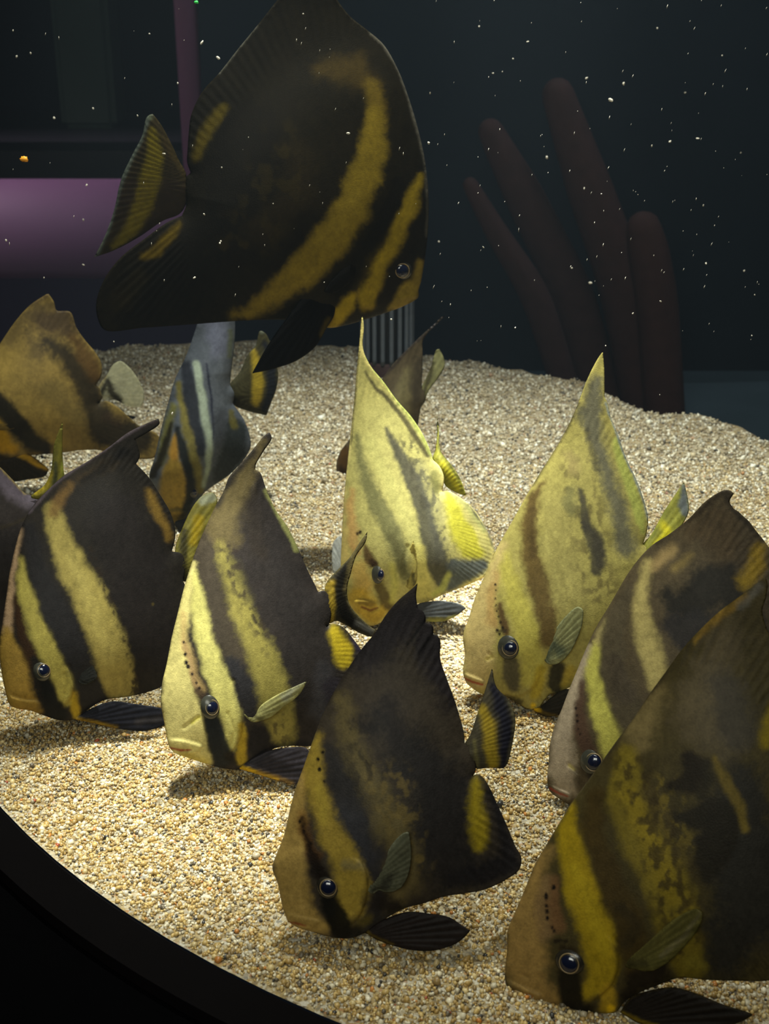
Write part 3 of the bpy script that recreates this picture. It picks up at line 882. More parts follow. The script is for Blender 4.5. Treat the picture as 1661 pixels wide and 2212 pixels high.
# --- E: tall pale fish right of centre
FISH.append(dict(
    label='tall pale olive batfish right of centre, dorsal tip against the dark water',
    anchor=(1180, 1548), depth=0.936, yaw=-8, lean=22, thick=0.025, thick_at=(1120, 1400, 230), base=(156, 146, 84), step=3.2,
    outline='1010,1478 1003,1466 1000,1449 1004,1415 1000,1373 1011,1339 1027,1289 1049,1238 1074,1183 1103,1132 1133,1078 1163,1027 1192,981 1222,930 1247,875 1268,820 1289,778 1302,759,1 1305,791 1306,829 1306,858,1 1313,872 1319,900 1336,943 1352,989 1374,1035 1390,1078 1400,1120 1397,1149 1389,1176,1 1404,1190 1410,1220 1402,1255,1 1400,1300 1385,1360 1340,1420 1290,1465 1234,1483 1206,1497 1188,1500 1163,1529 1146,1533 1120,1521 1091,1504 1060,1502 1036,1497 1022,1488',
    fins=[('dorsal_fin', '1180,985 1215,960 1260,955 1300,985 1345,1050 1375,1110 1386,1180 1425,1120 1360,940 1320,740 1270,750 1190,940'),
          ('anal_fin', '1395,1250 1375,1320 1330,1390 1270,1440 1210,1480 1230,1510 1400,1440 1440,1260')],
    rays=dict(dorsal_fin=(1060, 1400, 150), anal_fin=(1180, 1300, 110)),
    covers=[('gill_cover', '1112,1430 1130,1400 1150,1395 1166,1410 1172,1440 1160,1475 1140,1496 1112,1506 1088,1500 1095,1470 1108,1455', 1.8),
            ('mouth', '1001,1455 1025,1462 1045,1472 1050,1484 1030,1489 1010,1482 1000,1468', 1.5)],
    relief=[(-1.6, 5, '1003,1464,1 1020,1472,1 1044,1478,1'), (-1.0, 5, '1145,1425,1 1147,1455,1 1135,1485,1'), (-1.4, 6, '1160,1398,1 1176,1440,1 1163,1478,1 1140,1500,1'),
            (-1.0, 6, '1054,1424,1 1062,1420,1 1056,1412,1')],
    eye=(1100, 1397, 23, 26, 1103, 1399, 13.5, -12),
    free=[dict(name='tail_fin', outline='1388,1178 1407,1154 1433,1107 1458,1069 1477,1041,1 1484,1069 1488,1103 1476,1130 1450,1170 1412,1215 1396,1215', base=(150, 148, 70), base_at=(1396, 1195), rays=(1340, 1260, 80), slope=-0.2,
               ops='S 206,196,52 12 .9 : 1428,1130,8 1442,1150,10 1420,1175,8\nS 104,110,116 10 .9 : 1476,1048,5 1474,1090,11 1480,1110,8\nS 120,124,60 8 .6 : 1408,1160,4 1440,1100,4'),
          dict(name='pelvic_fin', outline='1150,1531 1163,1529 1192,1505 1225,1488 1245,1500 1232,1525 1206,1544 1180,1548 1160,1540', base=(48, 44, 34), base_at=(1156, 1533), rays=(1110, 1550, 80), off=0.003, slope=0.05,
               ops='S 225,185,30 6 .95 : 1152,1530,6 1166,1536,4\nS 120,100,40 6 .6 : 1166,1538,4 1200,1545,3'),
          dict(name='pectoral_fin', outline='1174,1415 1182,1392 1196,1365 1222,1331 1247,1311 1258,1316 1258,1345 1247,1378 1230,1411 1208,1432 1190,1436 1178,1430', base=(150, 150, 108), base_at=(1178, 1422), rays=(1140, 1450, 80), off='skin', slope=0.2, alpha=.88,
               ops='S 84,94,80 14 .8 : 1178,1425,8 1196,1390,10 1210,1410,10\nE 140,144,112 4 .6')],
    ops='''S 150,140,84 40 .6 : 1200,1100,30 1210,1200,36 1230,1300,40
S 182,162,108 22 .9 : 1085,1180,7 1064,1240,14 1044,1290,22 1036,1348,32 1034,1415,36 1030,1466,26
S 172,142,88 16 .85 : 1072,1240,5 1062,1290,10 1064,1340,12
S 176,166,82 16 .92 : 1094,1200,6 1090,1230,13 1108,1280,20 1128,1331,24 1142,1381,26 1150,1432,22 1138,1470,16
S 92,74,42 16 .92 : 1172,1040,4 1152,1080,12 1142,1130,16 1146,1204,20 1165,1268,24 1182,1331,23 1186,1385,18
S 64,52,34 14 .5 : 1150,1100,7 1150,1200,9
S 82,60,40 8 .9 : 1080,1305,5 1089,1345,9 1094,1366,7
D 30,26,24 2.6 : 1070,1263 1071,1275 1070,1293 1071,1308 1073,1320 1077,1332 1081,1344 1086,1356 1074,1362 1079,1370
S 60,52,40 5 .8 : 1076,1362,3 1090,1362,4
N 96,86,54 50 .7 12 : 1240,1020,40 1270,1120,40 1290,1250,40 1320,1330,40
N 176,166,100 40 .5 10 : 1190,1150,16 1220,1300,26
S 112,108,70 18 .8 : 1236,1060,10 1228,1085,14 1236,1110,10
S 70,66,54 9 .9 : 1254,1062,6 1262,1100,10 1268,1140,10 1284,1175,16 1292,1200,16 1290,1232,12
S 66,62,52 10 .8 : 1262,1130,6 1290,1160,12 1298,1215,12
S 90,88,78 24 .85 : 1290,824,16 1274,900,26 1290,960,18 1316,1030,16 1336,1110,20 1350,1180,24
S 60,56,48 10 .5 : 1268,930,6 1280,990,8 1294,1020,6
S 150,136,86 20 .7 : 1225,985,12 1240,1010,16
S 164,168,88 10 .9 : 1328,951,6 1346,1010,10 1366,1060,12 1382,1115,10 1388,1150,5
S 128,138,142 5 .85 : 1308,870,2 1334,942,3 1352,990,3 1374,1036,3 1391,1080,3 1400,1122,2.5
S 84,78,60 10 .93 : 1102,1432,17 1106,1462,20 1108,1484,12
S 56,50,36 10 .85 : 1090,1508,9 1120,1516,9
S 166,148,52 10 .9 : 1168,1450,13 1156,1500,12
S 214,180,36 6 .9 : 1152,1524,6
S 42,40,34 10 .93 : 1204,1448,18 1198,1476,16 1206,1495,10
S 160,140,50 12 .7 : 1232,1450,12 1220,1480,8
S 60,52,42 6 .8 : 1150,1050,2 1192,981,3 1222,930,3 1250,872,3
S 150,56,36 3 .9 : 1004,1465,2 1020,1473,2.5 1042,1479,2
S 190,176,96 6 .6 : 1052,1424,4 1062,1418,4'''))

# --- D: right, half hidden
FISH.append(dict(
    label='batfish with ragged dorsal fin at the right edge, half behind the largest fish',
    anchor=(1350, 1776), depth=0.780, yaw=-10, lean=22, thick=0.024, thick_at=(1320, 1620, 240), base=(78, 68, 50), step=3.4,
    outline='1187,1708 1182,1679 1185,1650 1187,1613 1196,1574 1214,1530 1229,1490 1245,1451 1267,1398 1288,1354 1310,1318 1327,1289 1357,1238 1386,1200 1412,1175 1445,1154 1488,1120 1525,1082 1564,1059 1578,1060 1585,1066,1 1576,1084 1586,1100,1 1592,1103 1610,1119,1 1616,1124 1635,1149 1652,1170 1690,1230 1712,1300 1722,1390 1715,1440,1 1730,1470 1725,1510,1 1700,1580 1600,1660 1450,1735 1330,1762 1280,1760 1236,1742 1214,1729',
    fins=[('dorsal_fin', '1420,1175 1470,1180 1530,1190 1590,1240 1640,1300 1700,1420 1760,1400 1720,1200 1600,1030 1540,1030 1440,1140'),
          ('anal_fin', '1715,1500 1660,1580 1560,1660 1420,1730 1440,1760 1640,1700 1760,1560')],
    rays=dict(dorsal_fin=(1270, 1620, 150), anal_fin=(1500, 1500, 110)),
    covers=[('gill_cover', '1290,1680 1300,1640 1330,1630 1350,1660 1345,1700 1320,1730 1290,1740 1285,1710', 1.8),
            ('mouth', '1184,1696 1205,1704 1232,1716 1228,1734 1205,1724 1188,1710', 1.4)],
    relief=[(-1.5, 5, '1188,1702,1 1210,1714,1 1228,1722,1'), (-1.0, 6, '1228,1652,1 1240,1660,1 1248,1668,1')],
    eye=(1277, 1644, 22, 26, 1283, 1644, 15, -10),
    free=[dict(name='tail_fin', outline='1712,1452 1735,1410 1768,1360 1790,1330,1 1808,1390 1815,1470 1806,1550 1792,1590,1 1755,1550 1720,1512', base=(70, 62, 44), base_at=(1718, 1478), rays=(1660, 1478, 90), slope=-0.15,
               ops='S 150,130,40 12 .9 : 1765,1390,9 1772,1470,14 1764,1540,9\nS 36,36,42 12 .9 : 1796,1370,7 1804,1470,11 1794,1560,7'),
          dict(name='pelvic_fin', outline='1285,1758 1320,1735 1370,1725 1410,1740 1400,1765 1350,1775 1310,1770', base=(40, 38, 34), base_at=(1290, 1757), rays=(1240, 1770, 70), off=0.002, slope=0.0, ops='')],
    ops='''S 60,52,42 60 .6 : 1560,1150,50 1640,1260,60 1600,1400,80
S 158,144,122 18 .92 : 1272,1400,6 1250,1460,11 1234,1510,15 1222,1550,18 1214,1610,24 1212,1660,28 1224,1705,20
S 76,58,46 12 .93 : 1256,1475,6 1250,1520,10 1254,1570,14 1264,1610,16 1272,1622,15
D 30,24,22 2.6 : 1244,1530 1246,1545 1247,1558 1249,1575 1253,1586
S 172,166,82 14 .95 : 1288,1390,8 1280,1430,14 1284,1480,19 1296,1530,23 1318,1587,27 1330,1640,26
S 150,138,90 14 .8 : 1310,1345,7 1290,1385,9
S 76,68,52 18 .93 : 1356,1270,10 1335,1330,22 1322,1390,26 1322,1440,28 1342,1500,32 1370,1560,36
S 64,56,46 14 .6 : 1325,1430,18 1350,1500,22
S 160,146,92 18 .95 : 1400,1215,9 1384,1270,14 1384,1330,17 1396,1380,22 1412,1430,24 1420,1480,20
S 150,128,84 18 .7 : 1450,1190,12 1415,1220,12
S 36,34,30 26 .95 : 1440,1284,18 1462,1310,28 1500,1300,40 1530,1260,44 1560,1250,36 1590,1290,40
S 40,38,38 26 .9 : 1450,1350,22 1500,1370,50 1600,1380,60
S 74,62,44 34 .8 : 1500,1150,22 1550,1130,40 1560,1180,34
S 130,112,64 16 .6 : 1490,1200,5 1460,1230,9
S 126,104,34 22 .9 : 1640,1190,14 1630,1230,18 1610,1255,16
S 46,38,28 10 .7 : 1420,1172,4 1490,1120,6 1560,1062,6
S 44,38,30 10 .8 : 1570,1065,10 1600,1120,6 1640,1160,5
S 52,42,30 6 .6 : 1570,1190,2 1640,1150,2.5
S 52,42,30 6 .6 : 1590,1185,2 1650,1165,2
S 40,38,34 10 .9 : 1284,1672,12 1292,1700,18
S 150,60,46 3 .8 : 1188,1703,2 1206,1713,2.5 1226,1721,1.5
S 190,176,96 5 .6 : 1230,1653,3 1240,1662,2'''))

# --- C: nearest, bottom right
FISH.append(dict(
    label='largest batfish, mottled olive and brown, mouth to the sand in the lower right corner',
    anchor=(1476, 2228), depth=0.570, yaw=-6, lean=22, thick=0.022, thick_at=(1290, 1990, 300), base=(66, 58, 34), step=4.0,
    outline='1097,2138 1091,2118 1091,2095 1095,2053 1097,2009 1113,1969 1135,1917 1157,1864 1183,1820 1209,1776 1236,1732 1262,1697 1297,1649 1332,1600 1368,1552 1403,1499 1438,1451 1473,1403 1513,1359 1556,1319 1609,1280 1640,1256 1653,1246,1 1658,1258 1655,1290 1647,1317 1652,1345 1680,1410 1720,1500 1745,1600 1750,1700 1742,1760,1 1765,1790 1765,1840 1750,1870,1 1780,1940 1770,2040 1720,2095 1661,2118 1600,2119 1530,2117 1465,2113 1422,2128 1386,2142 1349,2164 1331,2186 1292,2189 1241,2184 1205,2175 1161,2168 1125,2157',
    fins=[('dorsal_fin', '1420,1480 1480,1450 1560,1460 1640,1540 1700,1650 1740,1760 1800,1740 1760,1500 1680,1230 1600,1230 1440,1400'),
          ('anal_fin', '1745,1860 1730,1940 1680,2020 1600,2080 1480,2105 1480,2140 1700,2140 1820,2060 1800,1860')],
    rays=dict(dorsal_fin=(1240, 2060, 150), anal_fin=(1500, 1900, 110)),
    covers=[('gill_cover', '1255,2060 1270,2025 1300,2015 1330,2040 1336,2085 1322,2125 1290,2155 1255,2168 1240,2160 1262,2140 1268,2100', 2.0),
            ('mouth', '1092,2118 1110,2122 1140,2135 1170,2150 1160,2162 1130,2156 1102,2142', 1.8)],
    relief=[(-2.0, 6, '1096,2135,1 1125,2147,1 1150,2152,1'), (-1.2, 8, '1288,2070,1 1300,2110,1 1290,2140,1'), (-1.6, 8, '1326,2030,1 1342,2085,1 1328,2130,1 1290,2162,1'),
            (-1.2, 6, '1130,2107,2 1140,2112,2'), (0.8, 8, '1160,2100,3 1180,2098,3')],
    eye=(1232, 2075, 30, 26, 1231, 2078, 16, 25), dark_eye=True,
    free=[dict(name='tail_fin', outline='1744,1785 1768,1740 1800,1690 1822,1655,1 1845,1720 1856,1800 1852,1880 1838,1930,1 1800,1900 1760,1868 1740,1840', base=(56, 50, 40), base_at=(1748, 1826), rays=(1690, 1826, 90), slope=-0.15,
               ops='S 140,120,34 14 .9 : 1800,1720,10 1808,1800,16 1800,1880,10\nS 34,34,40 12 .9 : 1832,1700,8 1842,1800,12 1832,1900,8'),
          dict(name='pelvic_fin', outline='1339,2187,1 1360,2157 1404,2139 1458,2133 1512,2149 1566,2171 1617,2187 1627,2192,1 1612,2202 1566,2218 1476,2227 1386,2213', base=(32, 27, 22), base_at=(1345, 2186), rays=(1290, 2210, 90), off=0.004, slope=0.04,
               ops='S 130,110,34 8 .8 : 1345,2190,6 1385,2206,5 1420,2214,3\nE 70,60,30 4 .5'),
          dict(name='pectoral_fin', outline='1349,2073 1385,2040 1422,2010 1476,1974 1505,1964 1517,1974 1509,2005 1465,2059 1436,2084 1404,2099 1370,2094 1350,2088', base=(100, 94, 50), base_at=(1352, 2080), rays=(1310, 2110, 80), off='skin', slope=0.14, alpha=.75,
               ops='S 120,112,84 8 .6 : 1430,2065,5 1480,2020,5 1512,1975,4\nS 60,54,34 10 .6 : 1360,2080,9 1395,2080,9')],
    ops='''S 42,40,36 60 .95 : 1600,1700,50 1600,1820,90 1640,1950,90 1560,2060,50
S 88,78,58 50 .8 : 1570,1370,36 1540,1460,50 1500,1540,50 1560,1600,40
S 62,58,52 40 .7 : 1560,1480,36 1600,1580,40
S 136,110,62 24 .95 : 1190,1830,7 1165,1873,12 1148,1925,26 1134,1978,38 1132,2031,44 1138,2084,46 1150,2132,32 1195,2158,18
S 120,96,64 18 .7 : 1180,1900,12 1176,1960,22 1180,2010,22
S 146,124,26 20 .95 : 1236,1740,7 1228,1789,24 1234,1855,30 1254,1917,34 1278,1978,38 1295,2031,38 1304,2075,34 1296,2114,28 1270,2148,14
S 170,148,36 22 .5 : 1240,1880,14 1280,1980,16 1300,2050,14
S 104,76,48 16 .85 : 1196,1900,8 1196,1950,13 1206,2000,15
D 24,20,18 4 : 1196,1917 1179,1934 1180,1940 1180,1956 1181,1969 1182,1983 1193,2003 1197,2010
S 34,28,20 6 .9 : 1200,2034,4 1212,2032,3 1222,2034,3
S 42,34,22 10 .8 : 1210,2045,5 1240,2052,8
S 64,52,26 20 .93 : 1288,1720,18 1280,1794,22 1304,1864,27 1326,1925,31 1354,1978,34 1362,2040,32 1380,2090,28
S 46,40,26 14 .6 : 1340,1960,12 1376,2000,12 1350,2040,12
S 110,96,62 34 .8 : 1420,1490,20 1394,1540,34 1380,1600,30
S 112,98,34 24 .93 : 1352,1640,26 1352,1723,40 1388,1811,48 1432,1890,52 1458,1960,50 1468,2022,42 1486,2088,34
S 140,120,30 26 .45 : 1360,1720,18 1420,1840,24 1450,1930,22
S 80,68,36 22 .5 : 1400,1700,20 1440,1780,20
N 58,48,26 40 .8 13 : 1360,1660,40 1420,1800,50 1450,1920,50 1480,2040,40
N 120,104,40 40 .6 12 : 1440,1700,30 1470,1840,30
S 34,28,20 16 .93 : 1490,1640,18 1505,1660,26 1495,1690,24 1470,1695,18 1450,1700,12
S 36,32,24 16 .93 : 1460,1762,10 1500,1765,24 1543,1758,36 1570,1770,36 1545,1830,44 1520,1880,30
S 40,36,26 12 .8 : 1525,1650,10 1530,1690,12 1515,1720,12
S 108,92,38 12 .85 : 1545,1640,7 1570,1690,13 1595,1735,12 1610,1790,9
S 70,60,32 16 .6 : 1470,1830,14 1500,1900,16
S 128,102,40 12 .85 : 1500,1385,4 1550,1335,8 1610,1290,8
S 96,92,84 14 .7 : 1600,1310,10 1640,1270,9
S 118,102,22 18 .9 : 1690,1500,16 1665,1560,18 1655,1610,12
S 30,26,18 12 .97 : 1226,2102,20 1232,2130,27 1240,2160,24
S 158,130,34 14 .9 : 1312,2140,18 1312,2172,16
S 210,170,24 8 .9 : 1318,2178,8
S 36,30,22 18 .95 : 1376,2118,24 1420,2100,24 1350,2150,14
S 34,30,24 14 .9 : 1226,2176,10 1270,2180,12
S 120,108,40 14 .7 : 1490,2080,16 1520,2085,10
S 140,60,34 4 .9 : 1097,2136,2 1125,2148,3 1148,2152,2
S 40,34,26 8 .7 : 1290,1655,3 1370,1545,4 1440,1445,4'''))

# --- A: swimming above, facing right; yellow bands darkened in paint for dim light
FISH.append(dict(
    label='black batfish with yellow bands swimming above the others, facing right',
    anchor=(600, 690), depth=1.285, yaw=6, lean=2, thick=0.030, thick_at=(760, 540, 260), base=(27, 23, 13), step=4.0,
    outline='904,628 905,640 896,649 868,663 833,676 787,691 742,704 706,708 666,696 615,691 565,691 504,694 423,700 312,708 226,713 211,688 208,652 226,602 261,556 312,516 362,480 393,466,1 402,440 400,410 404,380 412,374,1 404,350 405,324 408,283 413,248 438,197 474,157 514,106 555,56 595,5 620,-25 660,-48 705,-40 732,5 757,36 792,64 828,96 858,147 883,212 904,283 919,354 926,430 924,506 916,572 909,610',
    fins=[('dorsal_fin', '412,374 440,330 490,270 560,200 640,130 740,80 800,60 740,-80 600,-80 380,200 390,380'),
          ('anal_fin', '393,466 410,520 430,590 470,650 560,680 600,720 400,740 180,740 180,640 300,500 380,460')],
    rays=dict(dorsal_fin=(820, 620, 120), anal_fin=(620, 300, 120)),
    covers=[('gill_cover', '800,560 790,600 778,640 782,662 800,668 830,655 838,620 825,580', 1.8),
            ('mouth', '906,632 895,645 870,654 855,650 866,640 890,634', 1.5)],
    relief=[(-1.6, 5, '903,645,1 885,650,1 862,650,1'), (-1.8, 6, '775,618,1 771,645,1 782,667,1 800,670,1'), (-1.0, 5, '800,620,1 792,650,1')],
    eye=(872, 586, 17, 18, 868, 586, 12, 0), dark_eye=True,
    free=[dict(name='tail_fin', outline='402,376 386,345 372,314 347,268 329,245,1 317,253 307,293 286,334 261,389 246,455 226,511 203,556,1 246,541 302,511 352,477 388,462 402,440', base=(50, 42, 22), base_at=(402, 408), rays=(470, 400, 100), slope=-0.1, alpha=.85,
               ops='S 108,96,18 13 .95 : 331,285,9 334,340,20 322,400,22 308,440,22 284,496,15 244,532,6\nS 90,98,90 6 .8 : 322,250,5 300,310,5 270,372,5 252,430,5 230,505,4 208,552,3\nS 84,90,70 8 .7 : 326,252,7\nS 70,58,28 8 .6 : 352,300,5 376,340,6 396,378,6'),
          dict(name='pelvic_fin', outline='696,632 721,648 722,680 706,708 681,749 641,779 590,797 544,807,1 565,769 590,728 615,693 656,642', base=(17, 15, 13), base_at=(700, 650), rays=(740, 580, 90), off=0.012, slope=0.06,
               ops='S 90,76,22 12 .6 : 708,690,5 695,725,5'),
          dict(name='pectoral_fin', outline='760,560 740,580 715,605 700,630 716,634 742,622 764,600 768,575', base=(24, 21, 15), base_at=(762, 575), rays=(800, 550, 70), off='skin', slope=0.1, ops='')],
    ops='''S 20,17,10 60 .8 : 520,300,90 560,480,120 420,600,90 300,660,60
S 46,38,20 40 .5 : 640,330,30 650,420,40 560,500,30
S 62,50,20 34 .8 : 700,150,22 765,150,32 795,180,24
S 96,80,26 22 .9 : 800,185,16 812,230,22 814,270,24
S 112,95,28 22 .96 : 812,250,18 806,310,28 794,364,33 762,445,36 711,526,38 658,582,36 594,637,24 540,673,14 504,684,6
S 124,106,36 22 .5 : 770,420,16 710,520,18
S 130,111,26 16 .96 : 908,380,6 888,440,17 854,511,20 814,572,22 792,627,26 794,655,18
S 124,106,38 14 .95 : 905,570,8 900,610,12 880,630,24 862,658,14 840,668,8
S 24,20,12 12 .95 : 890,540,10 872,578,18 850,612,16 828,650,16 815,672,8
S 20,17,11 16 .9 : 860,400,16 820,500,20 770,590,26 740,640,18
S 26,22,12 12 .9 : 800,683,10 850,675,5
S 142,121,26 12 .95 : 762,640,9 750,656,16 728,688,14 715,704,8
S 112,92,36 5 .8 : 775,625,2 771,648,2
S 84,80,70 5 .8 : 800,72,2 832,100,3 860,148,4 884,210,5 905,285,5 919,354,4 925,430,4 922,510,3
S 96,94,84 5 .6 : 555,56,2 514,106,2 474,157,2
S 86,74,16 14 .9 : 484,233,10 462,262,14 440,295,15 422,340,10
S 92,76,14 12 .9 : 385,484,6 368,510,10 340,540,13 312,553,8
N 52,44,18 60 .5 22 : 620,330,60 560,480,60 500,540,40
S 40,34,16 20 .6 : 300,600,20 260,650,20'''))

# --- J: back left
FISH.append(dict(
    label='olive-brown batfish with whitish see-through tail, behind the broad-banded fish on the left',
    anchor=(170, 978), depth=1.46, yaw=-4, lean=6, thick=0.030, thick_at=(40, 880, 220), base=(118, 100, 54), step=4.2,
    outline='104,633,1 65,659 33,694 0,742 -40,800 -80,860 -105,915 -112,950 -95,990 -60,1010 -20,1008 20,996 60,985 100,981 135,978 180,972 228,974 262,986 289,990 332,989 347,967 340,938 304,922 278,900 250,876 228,866 212,871,1 222,858 217,840 207,833,1 219,811 219,785 206,761 184,735 165,707 152,674 122,670 117,653',
    fins=[('dorsal_fin', '20,720 60,715 110,725 160,770 190,810 204,834 240,800 200,700 120,610 60,640'),
          ('anal_fin', '205,868 215,900 205,940 180,968 240,1000 370,1010 370,930 290,880 225,855')],
    rays=dict(dorsal_fin=(-40, 960, 100), anal_fin=(60, 860, 100)),
    eye=(-50, 905, 18, 18, -51, 905, 12, 0),
    free=[dict(name='tail_fin', outline='210,842 230,811 245,787 260,780 280,794 299,820 311,848 306,876 278,878 250,864 222,862', base=(172, 170, 140), base_at=(214, 850), rays=(160, 850, 90), slope=-0.1, alpha=.55, raycol=0.15,
               ops='S 46,40,28 9 .95 : 220,845,8 232,822,6 240,846,9 258,866,8\nA .95 8 : 220,845,8 232,822,6 240,846,9 258,866,8\nS 150,128,70 5 .6 : 212,838,3 228,812,3'),
          dict(name='pelvic_fin', outline='18,985 55,978 90,1000 106,1014,1 98,1028 60,1036 0,1042 -40,1020 -20,995', base=(44, 38, 26), base_at=(20, 990), rays=(-30, 960, 70), off=0.006, slope=0.05,
               ops='S 165,130,30 7 .95 : 28,975,8 60,990,6 102,1014,4'),
          dict(name='pectoral_fin', outline='-20,900 10,880 40,870 60,885 40,920 5,930 -18,922', base=(120, 102, 54), base_at=(-18, 912), rays=(-60, 915, 60), off='skin', slope=0.12, alpha=.8, ops='')],
    ops='''S 132,112,58 40 .7 : 10,800,40 40,880,44 110,930,30
S 40,35,27 24 .93 : 100,740,14 150,775,22 182,826,26 204,891,28 232,935,38 290,950,40
S 64,52,38 30 .9 : 95,690,30 145,705,30
S 92,78,48 20 .7 : 110,660,5 50,690,12 20,740,14
S 84,64,36 18 .9 : 160,730,10 186,772,18 204,812,14
S 50,42,34 18 .5 : 60,720,8 80,760,16
S 92,80,46 26 .6 : 110,840,22 160,900,22
S 140,118,56 20 .7 : 130,960,10 60,940,14
S 22,22,20 14 .95 : -40,830,18 0,876,22 33,913,23 72,956,24 98,972,16
S 160,124,24 12 .95 : -40,900,20 0,945,20 10,965,16 28,970,10
S 28,24,20 10 .9 : -10,990,10 40,996,8
S 60,48,36 10 .5 : 230,900,10 262,910,12
S 70,56,40 6 .7 : 60,662,3 104,636,4'''))

# --- K: far, facing us
FISH.append(dict(
    label='blue-grey batfish facing the viewer head-on, beneath the black swimming fish',
    anchor=(385, 1138), depth=1.385, yaw=0, lean=6, thick=0.042, thick_at=(385, 1020, 120), base=(80, 84, 90), step=3.4,
    outline='381,1138 366,1122 350,1090 330,1050 322,1030 334,988 347,930 363,870 379,817 400,773 413,739 426,699 438,650 458,612 485,600 503,635 508,699 507,739 499,807 497,832,1 506,850 503,872,1 512,884 528,909 540,943 541,967 523,998 494,1027 463,1048 442,1064 426,1090 408,1120',
    fins=[('dorsal_fin', '420,720 450,700 480,705 507,735 530,700 520,580 440,580'),
          ('anal_fin', '500,872 490,930 470,980 448,1030 440,1066 480,1060 560,1000 560,900 510,870')],
    rays=dict(dorsal_fin=(440, 1000, 80), anal_fin=(440, 900, 80)),
    covers=[('mouth', '362,1090 378,1085 398,1090 402,1104 386,1116 366,1108', 2.5)],
    relief=[(-2.2, 5, '366,1101,1 382,1097,1 398,1102,1'), (2.5, 16, '380,880,2 377,960,4 378,1040,6'), (-2, 8, '425,1005,1 430,1050,1 418,1090,1')],
    eye=(416, 1062, 8, 13, 419, 1062, 7, 10), dark_eye=True,
    free=[dict(name='tail_fin', outline='496,832 518,804 536,765 552,747 562,715 575,722 590,760 601,807 596,844 586,870 576,898,1 536,888 504,874 500,850', base=(66, 62, 40), base_at=(502, 852), rays=(470, 855, 90), off=-0.03, slope=-0.3,
               ops='S 156,136,46 9 .95 : 549,762,6 556,800,11 557,832,13 552,868,9\nS 34,36,42 9 .95 : 572,745,7 588,800,10 586,845,10 572,886,7\nS 120,126,110 6 .7 : 566,718,5\nE 80,78,60 3 .5'),
          dict(name='pelvic_fin', outline='378,1128 395,1122 418,1118 430,1135 415,1152 390,1150', base=(50, 50, 50), base_at=(384, 1130), rays=(360, 1130, 50), off=0.02, slope=0.0, ops='')],
    ops='''S 96,98,112 20 .8 : 440,690,14 470,700,24 475,760,20
S 90,94,100 18 .6 : 478,780,16 480,860,18
S 106,104,56 12 .9 : 346,1000,8 358,940,10 372,880,8
S 142,118,48 12 .95 : 380,940,5 376,990,14 376,1053,32 379,1092,30 384,1118,14
S 156,116,50 8 .7 : 379,945,4 376,985,10
S 36,32,22 7 .96 : 370,915,4 358,961,8 343,1001,9 329,1027,8
S 30,32,30 8 .96 : 384,925,6 396,970,11 411,1008,15 415,1040,14 410,1078,10 402,1100,8
S 108,100,50 9 .93 : 386,830,6 400,905,11 416,961,12 427,1014,9 431,1060,7
S 40,42,48 9 .95 : 402,790,12 411,860,15 426,930,13 436,980,9
S 146,156,138 7 .95 : 424,785,7 433,844,9 446,909,9 454,961,7 448,1014,5 438,1050,4
S 32,34,48 3 .9 : 446,786,2 456,857,2.5 462,922,2 460,950,1.5
S 60,62,66 14 .8 : 480,900,16 478,960,14
S 42,46,46 12 .9 : 510,925,22 505,975,26 476,1020,18
S 92,86,40 6 .8 : 500,890,6 506,920,8
S 84,88,60 8 .7 : 497,715,6 496,770,5
S 76,70,40 6 .7 : 366,1104,4 384,1099,5 398,1104,3
S 60,60,50 8 .7 : 390,1120,8 408,1096,6'''))

# --- G: behind F
FISH.append(dict(
    label='brown-grey batfish mostly hidden behind the pale yellow one',
    anchor=(850, 1042), depth=1.56, yaw=-8, lean=8, thick=0.030, thick_at=(800, 980, 120), base=(76, 67, 50), step=3.4,
    outline='966,677,1 950,688 938,700 913,722 877,757 850,785 826,817 795,858 770,900 757,945 735,975 726,1005 732,1030 748,1041 800,1050 860,1025 893,965 903,915 909,880,1 917,868 917,850 911,838,1 912,813 913,764 914,735 928,715 948,696',
    fins=[('dorsal_fin', '820,830 850,815 880,820 911,840 930,760 990,670 940,660 840,760'),
          ('anal_fin', '908,878 885,920 870,980 840,1036 900,1050 940,900')],
    rays=dict(dorsal_fin=(800, 1000, 90), anal_fin=(800, 900, 90)),
    eye=(770, 1000, 9, 10, 770, 1000, 6, 0),
    free=[dict(name='tail_fin', outline='908,846 922,813 932,789 943,755 949,754,1 959,774 960,793 946,817 924,848 916,872', base=(130, 128, 88), base_at=(912, 856), rays=(880, 900, 70), slope=-0.2, alpha=.85,
               ops='S 66,60,36 6 .9 : 914,850,5 930,812,5 936,785,4')],
    ops='''S 104,96,66 18 .85 : 880,800,10 870,850,16 866,920,18
S 58,52,42 20 .7 : 905,780,8 900,860,14
S 50,44,42 6 .8 : 830,812,3 877,757,4 913,722,4 960,682,3
S 104,98,100 5 .7 : 930,706,3 940,696,3
S 78,56,28 14 .9 : 745,980,16 740,1020,16
S 44,32,20 8 .8 : 750,1034,8 734,1010,3'''))

